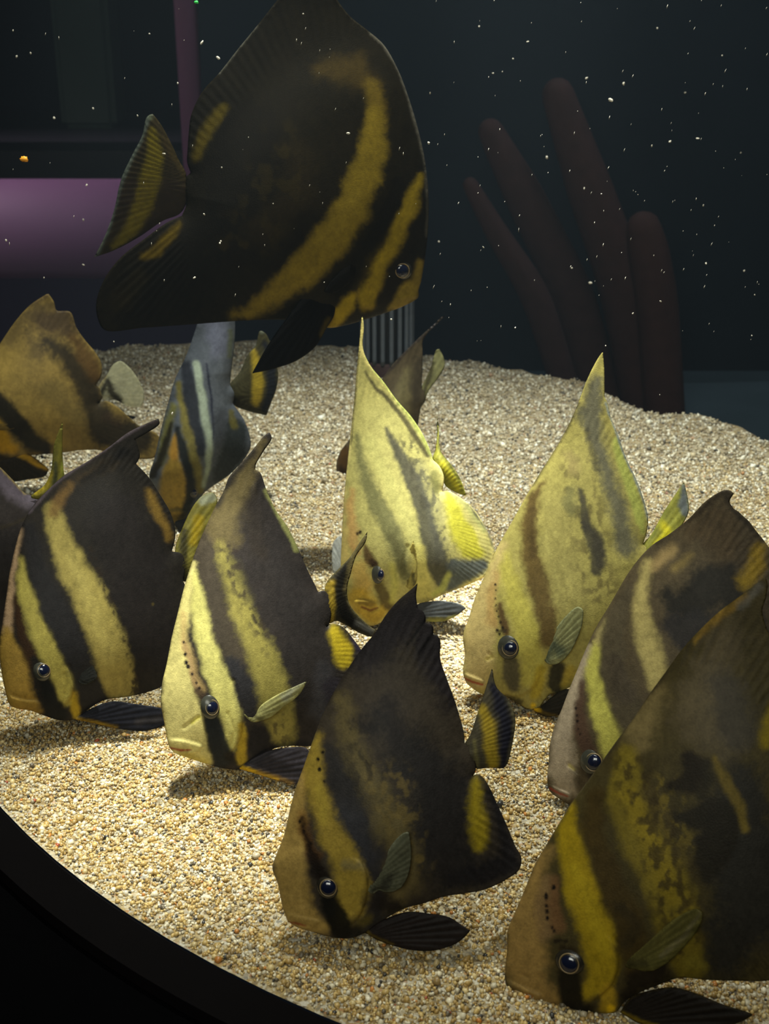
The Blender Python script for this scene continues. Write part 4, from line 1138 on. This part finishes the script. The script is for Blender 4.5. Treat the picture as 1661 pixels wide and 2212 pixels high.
# --- L: left edge, mostly out of the frame
FISH.append(dict(
    label='violet-grey batfish cut by the left edge, yellow-green tail seen edge-on',
    anchor=(40, 1385), depth=1.08, yaw=4, lean=10, thick=0.026, thick_at=(-60, 1250, 200), base=(46, 41, 38), step=4.0,
    outline='-10,1003 0,1009 27,1036 55,1066 84,1073 118,1075 128,1120 110,1220 70,1320 20,1375 -40,1395 -100,1380 -140,1300 -130,1180 -90,1070 -50,1010',
    fins=[('dorsal_fin', '-60,1000 -20,1030 20,1070 60,1085 80,1060 20,1000 -40,970')],
    rays=dict(dorsal_fin=(-40, 1300, 80)),
    free=[dict(name='tail_fin', outline='66,1074 84,1058 96,1048 110,1017 117,959 131,921 136,906,1 135,969 137,1010 140,1040 132,1076 100,1080', base=(120, 114, 48), base_at=(100, 1072), rays=(90, 1140, 60), off=0.004, slope=0.0,
               ops='S 170,150,44 6 .8 : 78,1066,6 100,1052,5 112,1020,3\nS 60,64,50 5 .8 : 120,1000,4 118,1050,6\nS 140,146,60 4 .7 : 134,1000,3 136,1050,3')],
    ops='''S 92,84,92 24 .9 : -10,1020,14 30,1060,20 80,1090,16
S 150,130,60 4 .6 : 0,1010,2 27,1037,2 55,1067,2
S 34,31,30 30 .8 : 20,1200,60 -20,1300,60
S 60,52,30 8 .5 : 0,1140,2 60,1120,2'''))



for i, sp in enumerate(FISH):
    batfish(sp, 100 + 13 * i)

# ------------------------------------------------------------------ the tank: sand, front pane, rim, walls
GC, GR = np.array([0.395, 1.39]), 0.914           # the bowed front pane: centre and inner radius
CREST = np.array([(-2.2, 2.0), (-1.3, 2.12), (-.551, 2.256), (-.40, 2.285), (-.282, 2.31), (-.118, 2.292), (.113, 2.221), (.341, 2.045),
                  (.432, 1.893), (.524, 1.807), (.574, 1.705), (.66, 1.56), (.80, 1.36), (1.0, 1.15), (1.3, 0.95)])


def sand_z(x, y):
    yc = np.interp(x, CREST[:, 0], CREST[:, 1])
    over = y - yc + 0.03 * fnoise(x * 9, y * 9, 61, 3) - 0.012
    z = 0.012 * fnoise(x * 4, y * 4, 62, 3) + 0.006 * fnoise(x * 16, y * 16, 63, 2)
    z = z * sstep(0.5, 0.9, np.hypot(x - GC[0], y - GC[1]) * 0 + y) - 0.002
    z = z + 0.012 * np.exp(-(over / 0.05) ** 2) * fnoise(x * 22, y * 2, 64, 2)
    return np.where(over > 0, z - 0.75 * over * sstep(0, 0.06, over), z)


def sand_mat():
    m, nt, b = nmat('sand')
    N, Lk = nt.nodes, nt.links
    tc = N.new('ShaderNodeTexCoord')
    v = N.new('ShaderNodeTexVoronoi')
    v.inputs['Scale'].default_value = 430
    Lk.new(tc.outputs['Object'], v.inputs['Vector'])
    v2 = N.new('ShaderNodeTexVoronoi')
    v2.inputs['Scale'].default_value = 170
    Lk.new(tc.outputs['Object'], v2.inputs['Vector'])

    def ramp(vor, stops):
        sep = N.new('ShaderNodeSeparateColor')
        Lk.new(vor.outputs['Color'], sep.inputs[0])
        cr = N.new('ShaderNodeValToRGB')
        cr.color_ramp.interpolation = 'CONSTANT'
        e = cr.color_ramp.elements
        while len(e) < len(stops):
            e.new(0.5)
        for k, (p, c) in enumerate(stops):
            e[k].position = p
            e[k].color = (*lin(c), 1)
        Lk.new(sep.outputs[0], cr.inputs[0])
        return cr
    r1 = ramp(v, [(0, (226, 218, 196)), (.22, (196, 170, 112)), (.45, (172, 146, 96)), (.62, (210, 192, 150)), (.78, (140, 122, 92)), (.90, (88, 82, 72)), (.96, (190, 128, 70))])
    r2 = ramp(v2, [(0, (232, 224, 200)), (.3, (190, 166, 116)), (.6, (206, 190, 150)), (.82, (130, 112, 82)), (.93, (96, 90, 80))])
    mx = N.new('ShaderNodeMix')
    mx.data_type = 'RGBA'
    mx.inputs[0].default_value = 0.4
    Lk.new(r1.outputs[0], mx.inputs[6])
    Lk.new(r2.outputs[0], mx.inputs[7])
    dk = N.new('ShaderNodeVectorMath')
    dk.operation = 'SCALE'
    dk.inputs['Scale'].default_value = 0.62  # sand darkened overall, putting the shade between grains into its colour
    Lk.new(mx.outputs[2], dk.inputs[0])
    Lk.new(dk.outputs[0], b.inputs['Base Color'])
    bp = N.new('ShaderNodeBump')
    bp.inputs['Strength'].default_value = 0.7
    bp.inputs['Distance'].default_value = 0.0015
    bp.invert = True
    Lk.new(v.outputs['Distance'], bp.inputs['Height'])
    Lk.new(bp.outputs[0], b.inputs['Normal'])
    b.inputs['Roughness'].default_value = 0.7
    b.inputs['Specular IOR Level'].default_value = 0.3
    return m


SAND = sand_mat()
th = np.radians(np.linspace(150, 390, 90))
arc = GC + GR * np.stack([np.cos(th), np.sin(th)], -1)
floor_loop = np.concatenate([arc, [(1.9, 1.9), (1.9, 2.9), (-2.1, 2.9), (-2.1, 1.85)]])
P, T, B, D = lattice(floor_loop, 0.0095)
V = np.concatenate([P, sand_z(P[:, 0], P[:, 1])[:, None]], 1)
rim = sstep(0.0, 0.03, np.where(np.hypot(*(P - GC).T) < GR + 0.01, GR - np.hypot(*(P - GC).T), 1.0))
V[:, 2] *= np.where(P[:, 1] < 1.5, rim, 1)
T = T[:, ::-1]
make_mesh('floor', V, T, SAND)['kind'] = 'structure'


# loose grains on the near sand
def grain_mat():
    m, nt, b = nmat('sand_grain')
    a = nt.nodes.new('ShaderNodeVertexColor')
    a.layer_name = 'Col'
    nt.links.new(a.outputs['Color'], b.inputs['Base Color'])
    b.inputs['Roughness'].default_value = 0.35
    b.inputs['Specular IOR Level'].default_value = 0.5
    return m


GRAIN = grain_mat()
PAL = lin(np.array([(228, 222, 204), (236, 232, 220), (204, 178, 118), (186, 158, 100), (214, 196, 150), (168, 140, 84), (150, 128, 88), (176, 168, 150), (104, 96, 84), (62, 62, 64), (196, 132, 64), (168, 84, 54)]))
PW = np.array([.13, .06, .17, .16, .15, .11, .08, .06, .04, .016, .012, .002])
PW = PW / PW.sum()


def grains(name, n, y0, y1, size, poly, grey=0.0):
    x, y = [], []
    tot = 0
    while tot < n:
        px_ = rng.uniform(-80, 1860, n)
        py_ = rng.uniform(0, 1, n)
        yy = y0 + (y1 - y0) * py_
        xx = (px_ - 830.5) / F * np.hypot(yy, CAMZ)
        # even density on the ground: thin out the narrow near end
        ok = rng.uniform(0, 1, n) < np.hypot(yy, CAMZ) / math.hypot(y1, CAMZ)
        ok &= (np.hypot(xx - GC[0], yy - GC[1]) < GR - 0.003) | (yy > 1.5)
        ok &= yy < np.interp(xx, CREST[:, 0], CREST[:, 1]) + 0.012
        x.append(xx[ok]); y.append(yy[ok]); tot += ok.sum()
    x, y = np.concatenate(x)[:n], np.concatenate(y)[:n]
    z = sand_z(x, y) * np.where(y < 1.5, sstep(0, 0.03, GR - np.hypot(x - GC[0], y - GC[1])), 1)
    if poly == 20:
        g = (1 + 5 ** 0.5) / 2
        bv = np.array([(-1, g, 0), (1, g, 0), (-1, -g, 0), (1, -g, 0), (0, -1, g), (0, 1, g), (0, -1, -g), (0, 1, -g), (g, 0, -1), (g, 0, 1), (-g, 0, -1), (-g, 0, 1)]) / math.hypot(1, g)
        bf = np.array([(0, 11, 5), (0, 5, 1), (0, 1, 7), (0, 7, 10), (0, 10, 11), (1, 5, 9), (5, 11, 4), (11, 10, 2), (10, 7, 6), (7, 1, 8), (3, 9, 4), (3, 4, 2), (3, 2, 6), (3, 6, 8), (3, 8, 9), (4, 9, 5), (2, 4, 11), (6, 2, 10), (8, 6, 7), (9, 8, 1)])
    else:
        bv = np.array([(1, 0, 0), (-1, 0, 0), (0, 1, 0), (0, -1, 0), (0, 0, 1), (0, 0, -1)], float)
        bf = np.array([(0, 2, 4), (2, 1, 4), (1, 3, 4), (3, 0, 4), (2, 0, 5), (1, 2, 5), (3, 1, 5), (0, 3, 5)])
    k = len(bv)
    r = size * rng.lognormal(0, 0.28, n)
    sc = r[:, None] * rng.uniform(0.7, 1.25, (n, 3))
    Q = rng.normal(size=(n, 4))
    Q /= np.linalg.norm(Q, axis=1)[:, None]
    a, b_, c, d = Q.T
    Rm = np.stack([1 - 2 * (c * c + d * d), 2 * (b_ * c - a * d), 2 * (b_ * d + a * c), 2 * (b_ * c + a * d), 1 - 2 * (b_ * b_ + d * d), 2 * (c * d - a * b_), 2 * (b_ * d - a * c), 2 * (c * d + a * b_), 1 - 2 * (b_ * b_ + c * c)], -1).reshape(n, 3, 3)
    jit = bv[None] * (1 + 0.18 * rng.normal(size=(n, k, 1)))
    Vv = np.einsum('nij,nkj->nki', Rm, jit * sc[:, None]) + np.stack([x, y, z + r * rng.uniform(0.1, 0.75, n)], -1)[:, None]
    Ff = bf[None] + (np.arange(n) * k)[:, None, None]
    ci = rng.choice(len(PAL), n, p=PW)
    PL = PAL + (PAL.mean(1, keepdims=True) * np.array([1.06, 1.02, 0.90]) - PAL) * grey  # greys the farther grains, haze put into their colour
    C = np.clip(PL[ci] * (np.array([0.84, 0.79, 0.66]) if y1 < 1 else np.array([1.10, 1.09, 1.0])) * rng.uniform(0.75, 1.15, (n, 1)), 0, 0.95)  # near grains a darker gold, weaker light there put into their colour
    o = make_mesh(name, Vv.reshape(-1, 3), Ff.reshape(-1, 3), GRAIN, None, np.repeat(C, k, 0))
    o['kind'] = 'stuff'
    return o


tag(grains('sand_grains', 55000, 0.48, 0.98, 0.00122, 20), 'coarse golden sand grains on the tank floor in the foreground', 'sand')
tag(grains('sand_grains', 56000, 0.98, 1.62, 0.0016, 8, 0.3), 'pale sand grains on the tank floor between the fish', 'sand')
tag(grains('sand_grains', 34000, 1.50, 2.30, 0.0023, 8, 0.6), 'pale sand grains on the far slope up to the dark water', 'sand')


def pane_mat():
    m = bpy.data.materials.new('acrylic_pane')
    m.use_nodes = True
    nt = m.node_tree
    nt.nodes.remove(nt.nodes['Principled BSDF'])
    t = nt.nodes.new('ShaderNodeBsdfTransparent')
    t.inputs[0].default_value = (0.985, 0.99, 0.985, 1)
    g = nt.nodes.new('ShaderNodeBsdfGlossy')
    g.inputs['Roughness'].default_value = 0.02
    f = nt.nodes.new('ShaderNodeFresnel')
    f.inputs[0].default_value = 1.015
    mx = nt.nodes.new('ShaderNodeMixShader')
    nt.links.new(f.outputs[0], mx.inputs[0])
    nt.links.new(t.outputs[0], mx.inputs[1])
    nt.links.new(g.outputs[0], mx.inputs[2])
    nt.links.new(mx.outputs[0], nt.nodes['Material Output'].inputs[0])
    return m


PANE = pane_mat()
BLACK = plain('black_plinth', (3, 3, 3.5), 0.9, 0.02)
LEDGE = plain('pane_edge', (8, 6, 6.5), 0.8, 0.05)
WALL = plain('back_wall', (34, 42, 50), 0.9, 0.1, 0.2, 3, 0.3)
DEEP = plain('deep_floor', (72, 86, 92), 0.9, 0.1, 0.2, 6, 0.25)


def arc_solid(name, r0, r1, z0, z1, a0, a1, n, mat):
    a = np.radians(np.linspace(a0, a1, n))
    c, s = np.cos(a), np.sin(a)
    Vv = []
    for r, z in ((r0, z0), (r1, z0), (r1, z1), (r0, z1)):
        Vv.append(np.stack([GC[0] + r * c, GC[1] + r * s, np.full(n, z)], -1))
    Vv = np.stack(Vv, 1).reshape(-1, 3)
    i, k = np.mgrid[0:n - 1, 0:4]
    Q = np.stack([i * 4 + k, (i + 1) * 4 + k, (i + 1) * 4 + (k + 1) % 4, i * 4 + (k + 1) % 4], -1).reshape(-1, 4)
    caps = np.array([(0, 1, 2, 3), ((n - 1) * 4 + 3, (n - 1) * 4 + 2, (n - 1) * 4 + 1, (n - 1) * 4)])
    o = make_mesh(name, Vv, np.concatenate([Q, caps]), mat)
    for e in o.data.polygons:
        e.use_smooth = False
    o['kind'] = 'structure'
    return o


arc_solid('window_1', GR + 0.001, GR + 0.033, 0.0, 1.15, 150, 390, 121, PANE)
arc_solid('trim_1', GR + 0.0005, GR + 0.034, -0.06, -0.0015, 150, 390, 121, LEDGE)
arc_solid('trim_2', GR + 0.0345, GR + 0.30, -0.40, -0.012, 150, 390, 121, BLACK)


def box(name, lo, hi, mat, parent=None, kind='structure', bevel=0.0):
    import bmesh
    bm = bmesh.new()
    bmesh.ops.create_cube(bm, size=1)
    for v in bm.verts:
        v.co = [lo[k] + (v.co[k] + 0.5) * (hi[k] - lo[k]) for k in range(3)]
    if bevel:
        bmesh.ops.bevel(bm, geom=bm.edges[:], offset=bevel, segments=3, affect='EDGES')
    me = bpy.data.meshes.new(name)
    bm.to_mesh(me)
    bm.free()
    me.materials.append(mat)
    o = bpy.data.objects.new(name, me)
    COL.objects.link(o)
    if parent:
        o.parent = parent
    if kind:
        o['kind'] = kind
    return o


YB = 3.25                                            # the dark back wall
ZF = -0.11                                           # the bare floor beyond the sand
box('floor_back', (-2.6, 1.9, ZF - 0.25), (2.4, YB + 1.2, ZF - 0.2), DEEP)
bpy.data.objects['floor_back'].name = 'floor_2'
# viewing window in the back wall: opening left of x0, above the sill
s0 = at_depth(405, 388, YB)
x0, zs = s0[0], s0[2]
box('wall_back', (x0 + 0.05, YB, -0.4), (2.4, YB + 0.12, 2.4), WALL)
box('wall_right', (2.3, 1.0, -0.4), (2.4, YB, 2.4), WALL)
box('wall_left', (-2.6, 1.6, -0.4), (-2.5, YB, 2.4), WALL)
MAUVE = plain('mauve_frame', (84, 62, 84), 0.55, 0.3, 0, 8, 0.05)
box('wall_back_low', (-2.6, YB - 0.2, -0.4), (x0 + 0.05, YB + 0.12, zs - 0.22), plain('low_wall', (52, 48, 68), 0.8, 0.1, 0, 5, 0.1))


def quarter(name, axis, a, b, c0, r, mat):
    """quarter-round moulding: axis 'x' runs from x=a to x=b as a sill, 'z' from z=a to z=b as a jamb"""
    t = np.linspace(0, math.pi / 2, 18)
    Vv = []
    for e in (a, b):
        for u in t:
            if axis == 'x':
                Vv.append((e, c0[0] + r * (1 - math.sin(u)) - r, c0[1] - r + r * math.cos(u)))
            else:
                Vv.append((c0[0] + r * 0 + r * math.sin(u) - 0, c0[1] - r * math.cos(u), e))
        Vv.append((e, c0[0], c0[1] - r) if axis == 'x' else (c0[0], c0[1], e))
    n = len(t) + 1
    Q = [(k, k + 1, n + k + 1, n + k) for k in range(n - 1)] + [(n - 1, 0, n, 2 * n - 1)]
    o = make_mesh(name, Vv, [np.array(Q), np.array([list(range(n))]), np.array([list(range(2 * n - 1, n - 1, -1))])], mat)
    import bmesh
    bm = bmesh.new()
    bm.from_mesh(o.data)
    bmesh.ops.recalc_face_normals(bm, faces=bm.faces)
    bm.to_mesh(o.data)
    bm.free()
    o['kind'] = 'structure'
    return o


quarter('trim_3', 'x', -2.5, x0 + 0.04, (YB + 0.02, zs), 0.22, MAUVE)
quarter('trim_4', 'z', zs - 0.04, 2.3, (x0 - 0.005, YB + 0.03), 0.052, plain('mauve_jamb_lit', (150, 104, 140), 0.55, 0.3, 0, 8, 0.05))  # jamb colour lightened beyond the sill's, for light that barely reaches it
box('window_2', (-2.5, YB + 0.06, zs), (x0, YB + 0.075, 2.3), PANE)
lamp('window_strip', 'AREA', (-1.2, YB + 0.03, 2.25), (-1.2, YB + 0.03, 0), 10, (1.0, 0.72, 0.92), (2.0, 0.05), spread=50)
# what stands beyond that window
DIM = plain('dim_green_post', (58, 72, 62), 0.8, 0.2, 0, 6, 0.2)
c0 = at_depth(130, 265, 4.1)
c1 = at_depth(250, 265, 4.1)
post = box('post', (c0[0], 4.1, c0[2] - 0.02), (c1[0], 4.3, 2.3), DIM, None, None, 0.02)
tag(post, 'dim green post beyond the dark window at the upper left', 'post')
box('floor_3', (-3.2, YB + 0.12, c0[2] - 0.12), (x0 + 0.3, 5.0, c0[2] - 0.02), plain('next_room_floor', (14, 16, 20), 0.5, 0.3), None)
box('wall_next', (-3.4, 5.0, -0.4), (x0 + 0.6, 5.1, 2.6), plain('next_room_wall', (14, 20, 26), 0.9, 0.1))


def water_mat():
    m = bpy.data.materials.new('water')
    m.use_nodes = True
    nt = m.node_tree
    nt.nodes.remove(nt.nodes['Principled BSDF'])
    v = nt.nodes.new('ShaderNodeVolumePrincipled')
    v.inputs['Color'].default_value = (0.62, 0.80, 0.95, 1)
    v.inputs['Density'].default_value = WATER_HAZE
    v.inputs['Anisotropy'].default_value = 0.3
    v.inputs['Absorption Color'].default_value = (0.5, 0.7, 0.75, 1)
    nt.links.new(v.outputs[0], nt.nodes['Material Output'].inputs['Volume'])
    t = nt.nodes.new('ShaderNodeBsdfTransparent')
    nt.links.new(t.outputs[0], nt.nodes['Material Output'].inputs['Surface'])
    return m


WATER_HAZE = 0.019
wa = np.concatenate([GC + (arc - GC) * (GR + 0.0004) / GR, [(1.9, 1.9), (2.29, 1.95), (2.29, YB - 0.001), (x0 + 0.06, YB - 0.001), (x0 + 0.06, YB - 0.23), (-2.49, YB - 0.23), (-2.49, 1.85)]])
k = len(wa)
Vw = np.concatenate([np.c_[wa, np.full(k, -0.31)], np.c_[wa, np.full(k, 1.12)]])
i = np.arange(k)
make_mesh('water', Vw, [np.stack([i, (i + 1) % k, (i + 1) % k + k, i + k], -1), np.array([i[::-1]]), np.array([i + k])], water_mat(), None, None, False)['kind'] = 'structure'


# ------------------------------------------------------------------ things in the back of the tank
def tube(name, path, rad, mat, n=14, parent=None):
    """round-tipped bent tube through path points (3-D), radius per point"""
    A = np.array(path, float)
    R = np.array(rad, float)
    k = len(A)
    tt = np.linspace(0, k - 1, 26)
    C = np.stack([np.interp(tt, range(k), A[:, q]) for q in range(3)], -1)
    for _ in range(6):
        C[1:-1] = (C[:-2] + 2 * C[1:-1] + C[2:]) / 4
    rr = np.interp(tt, range(k), R)
    tip = C[-1] - C[-2]
    tip /= np.linalg.norm(tip)
    for a in (30, 55, 75, 88):
        C = np.concatenate([C, [C[25] + tip * rr[25] * math.sin(math.radians(a))]])
        rr = np.append(rr, rr[25] * math.cos(math.radians(a)))
    Vv = []
    for q in range(len(C)):
        t = C[min(q + 1, len(C) - 1)] - C[max(q - 1, 0)]
        t /= np.linalg.norm(t)
        u = np.cross(t, (0, 1, 0.01))
        u /= np.linalg.norm(u)
        v = np.cross(t, u)
        a = np.arange(n) * 2 * math.pi / n
        Vv.append(C[q] + rr[q] * (np.cos(a)[:, None] * u + np.sin(a)[:, None] * v))
    Vv = np.concatenate(Vv)
    i, j = np.mgrid[0:len(C) - 1, 0:n]
    Q = np.stack([i * n + j, (i + 1) * n + j, (i + 1) * n + (j + 1) % n, i * n + (j + 1) % n], -1).reshape(-1, 4)[:, ::-1]
    m = len(C)
    return make_mesh(name, Vv, [Q, np.array([[(m - 1) * n + j for j in range(n)]])], mat, parent)


RED = plain('reddish_tube', (76, 50, 46), 0.8, 0.2, 0.4, 30, 0.3)  # reddish-brown bent tubes with rounded tips
TB = [([(1310, 790), (1240, 640), (1130, 420), (1060, 285)], [44, 46, 40, 26], 'second from the left, its tip bent over'),
      ([(1400, 790), (1350, 620), (1270, 400), (1205, 205)], [46, 52, 46, 32], 'the tallest'),
      ([(1250, 790), (1160, 640), (1070, 500), (1016, 400)], [30, 32, 24, 16], 'the thinnest, furthest left'),
      ([(1450, 790), (1420, 650), (1400, 540), (1390, 495)], [44, 44, 42, 36], 'short and thick, furthest right')]
for k, (pp, rr, lb) in enumerate(TB):
    dep = 2.95 - 0.06 * k
    P3 = [at_depth(x, y, dep) for x, y in pp]
    P3[0][2] = ZF - 0.21
    m_ = np.linalg.norm(P3[1] - CAM) / F
    o = tube('reddish_tube', P3, [r * m_ for r in rr], RED)
    tag(o, 'dim reddish-brown tube in dark water, ' + lb, 'sponge', 'reddish tubes by the back wall')

# ribbed strainer pipe behind the pale fish
base = at_depth(836, 800, 2.12)
st = empty('strainer_pipe', base)
tag(st, 'grey ribbed strainer pipe standing on the sand behind the pale yellow fish', 'pipe')
RIB = plain('grey_rib', (92, 100, 110), 0.5, 0.4, 0.3, 60, 0.35)
DARK = plain('pipe_core', (20, 22, 26), 0.6, 0.3)
BRN = plain('pipe_collar', (62, 44, 42), 0.7, 0.3, 0.4, 40, 0.4)


def cyl(name, r, z0, z1, mat, parent, cx=0, cy=0, n=24):
    prof = [(0, z0), (r * 0.94, z0), (r, z0 + (z1 - z0) * 0.03), (r, z1 - (z1 - z0) * 0.03), (r * 0.94, z1), (0, z1)]
    a = np.arange(n) * 2 * math.pi / n
    Vv = np.concatenate([np.stack([cx + q * np.cos(a), cy + q * np.sin(a), np.full(n, z)], -1) for q, z in prof])
    i, j = np.mgrid[0:len(prof) - 1, 0:n]
    Q = np.stack([i * n + j, i * n + (j + 1) % n, (i + 1) * n + (j + 1) % n, (i + 1) * n + j], -1).reshape(-1, 4)
    return make_mesh(name, Vv, Q, mat, parent)


cyl('core', 0.040, 0.0, 0.36, DARK, st)
cyl('collar', 0.047, -0.06, 0.022, BRN, st)
cyl('cap', 0.047, 0.35, 0.37, RIB, st)
rib0 = None
for k in range(18):
    a = k * 2 * math.pi / 18
    if rib0 is None:
        rib0 = rb = cyl('rib', 0.0042, 0.02, 0.352, RIB, st, 0, 0, 8)
    else:
        rb = rib0.copy()
        COL.objects.link(rb)
        rb.parent = st
    rb.location = (0.0445 * math.cos(a), 0.0445 * math.sin(a), 0)

# ------------------------------------------------------------------ specks drifting in the water
SPECK = plain('pale_speck', (190, 184, 168), 0.6, 0.3, 0, 300, 0.2)
ORANGE = plain('orange_speck', (240, 160, 40), 0.5, 0.3, 0, 300, 0.2)
GREEN = plain('green_speck', (60, 200, 90), 0.5, 0.3, 0, 300, 0.2)


def speck_mesh(seed, long=1.0):
    r = np.random.default_rng(seed)
    Vv, Q = ellipsoid(np.zeros(3), np.diag([1.0, 0.7, long]), 9, 6)
    Vv = Vv * (1 + 0.25 * r.normal(size=(len(Vv), 1)).clip(-1, 1) * (np.abs(Vv[:, 2:]) < 0.95))
    return Vv, Q


protos = []
for k in range(4):
    Vv, Q = speck_mesh(k, [1, 1.5, 0.8, 2.0][k])
    o = make_mesh('floating_speck', Vv, Q, SPECK)
    COL.objects.unlink(o)
    protos.append(o.data)
    bpy.data.objects.remove(o)
SP = '''1035,57,5 1267,169,7 1347,181,9 1319,216,9 1447,306,8 1408,315,5 1181,340,9 926,309,8 948,522,6 1525,569,5 1607,585,6 1275,611,6 1630,637,4 1427,651,6
1624,725,5 1367,677,4 1113,708,5 1262,407,5 1299,419,4 1044,534,4 1235,579,5 1519,444,5 1420,61,6 1507,299,5 1108,127,5 1065,158,4 1085,155,4 929,201,4 1490,900,5 1425,853,4
1308,747,4 436,92,7 36,122,7 66,115,6 28,66,5 354,332,6 117,255,7 187,400,6 384,180,6 471,125,7 323,73,5 297,250,5 201,234,6 180,475,6 13,519,7 475,525,6 95,600,5
752,288,6 479,362,5 441,463,6 477,521,6 420,600,5 845,690,6 372,893,7 655,30,5 180,572,4 590,440,4 700,610,4 246,738,5 1140,90,4 1560,120,4 1480,200,4 1600,330,4'''
NOTED = {(1347, 181): 'brightest cream speck, upper right, right of the tallest reddish tube tip',
         (1267, 169): 'faint round speck just left of the brightest cream speck',
         (1319, 216): 'oval pale speck just below the brightest cream speck',
         (1447, 306): 'cream speck at the upper right, a smaller one close on its left',
         (1181, 340): 'dim oval speck just left of the tallest reddish tube',
         (926, 309): 'bluish-white speck just ahead of the black fish brow',
         (354, 332): 'white speck on the upper lobe of the black fish tail',
         (752, 288): 'white fleck on the black fish flank left of its wide yellow band',
         (845, 690): 'pale fleck in front of the ribbed strainer pipe',
         (372, 893): 'white fleck on the brow of the head-on blue-grey fish'}
for k, t in enumerate(SP.split()):
    x, y, r = [float(v) for v in t.split(',')]
    big = x < 930 and y < 700 and x > 210
    dep = 0.95 + 0.2 * hashn(np.array(k), np.array(3), 5) if (big or y > 640) else 0.95 + 0.8 * hashn(np.array(k), np.array(7), 9)
    p = at_depth(x, y, float(dep))
    o = bpy.data.objects.new('floating_speck', protos[k % 4])
    COL.objects.link(o)
    o.location = p
    s = r * 0.36 * np.linalg.norm(p - CAM) / F
    o.scale = (s, s, s)
    o.rotation_euler = (k * 1.3, k * 0.7, k * 2.1)
    tag(o, NOTED.get((x, y), 'tiny pale speck adrift in the water'), 'speck', 'pale specks adrift in the water')
for x, y, r, m, lb in ((52, 344, 11, ORANGE, 'small bright orange speck in the dark water at the upper left'), (424, 5, 6, GREEN, 'tiny green speck at the top edge beside the mauve window jamb')):
    p = at_depth(x, y, 1.1)
    Vv, Q = speck_mesh(8, 0.6)
    s = r * np.linalg.norm(p - CAM) / F
    o = make_mesh('floating_speck', Vv * s * 0.8, Q, m)
    o.location = p
    tag(o, lb, 'speck')
# fine silt streaks too small to pick apart
Vs, Fs = [], []
bv = np.array([(1, 0, 0), (-1, 0, 0), (0, 1, 0), (0, -1, 0), (0, 0, 1), (0, 0, -1)], float)
bf = np.array([(0, 2, 4), (2, 1, 4), (1, 3, 4), (3, 0, 4), (2, 0, 5), (1, 2, 5), (3, 1, 5), (0, 3, 5)])
n = 0
for k in range(170):
    x = rng.uniform(930, 1661) if k % 4 else rng.uniform(0, 930)
    y = rng.uniform(0, 740) if x > 930 else rng.uniform(0, 640)
    p = at_depth(x, y, rng.uniform(0.9, 1.15))
    s = rng.uniform(0.6, 1.3) * np.linalg.norm(p - CAM) / F
    v = bv * np.array([s * 0.7, s * 0.7, s * rng.uniform(1, 4.0)])
    v[:, 0] += v[:, 2] * rng.uniform(0.0, 0.5)
    Vs.append(v + p)
    Fs.append(bf + n)
    n += 6
o = make_mesh('drifting_silt', np.concatenate(Vs), np.concatenate(Fs), SPECK)
tag(o, 'fine pale silt drifting through the dark water', 'silt', None, 'stuff')
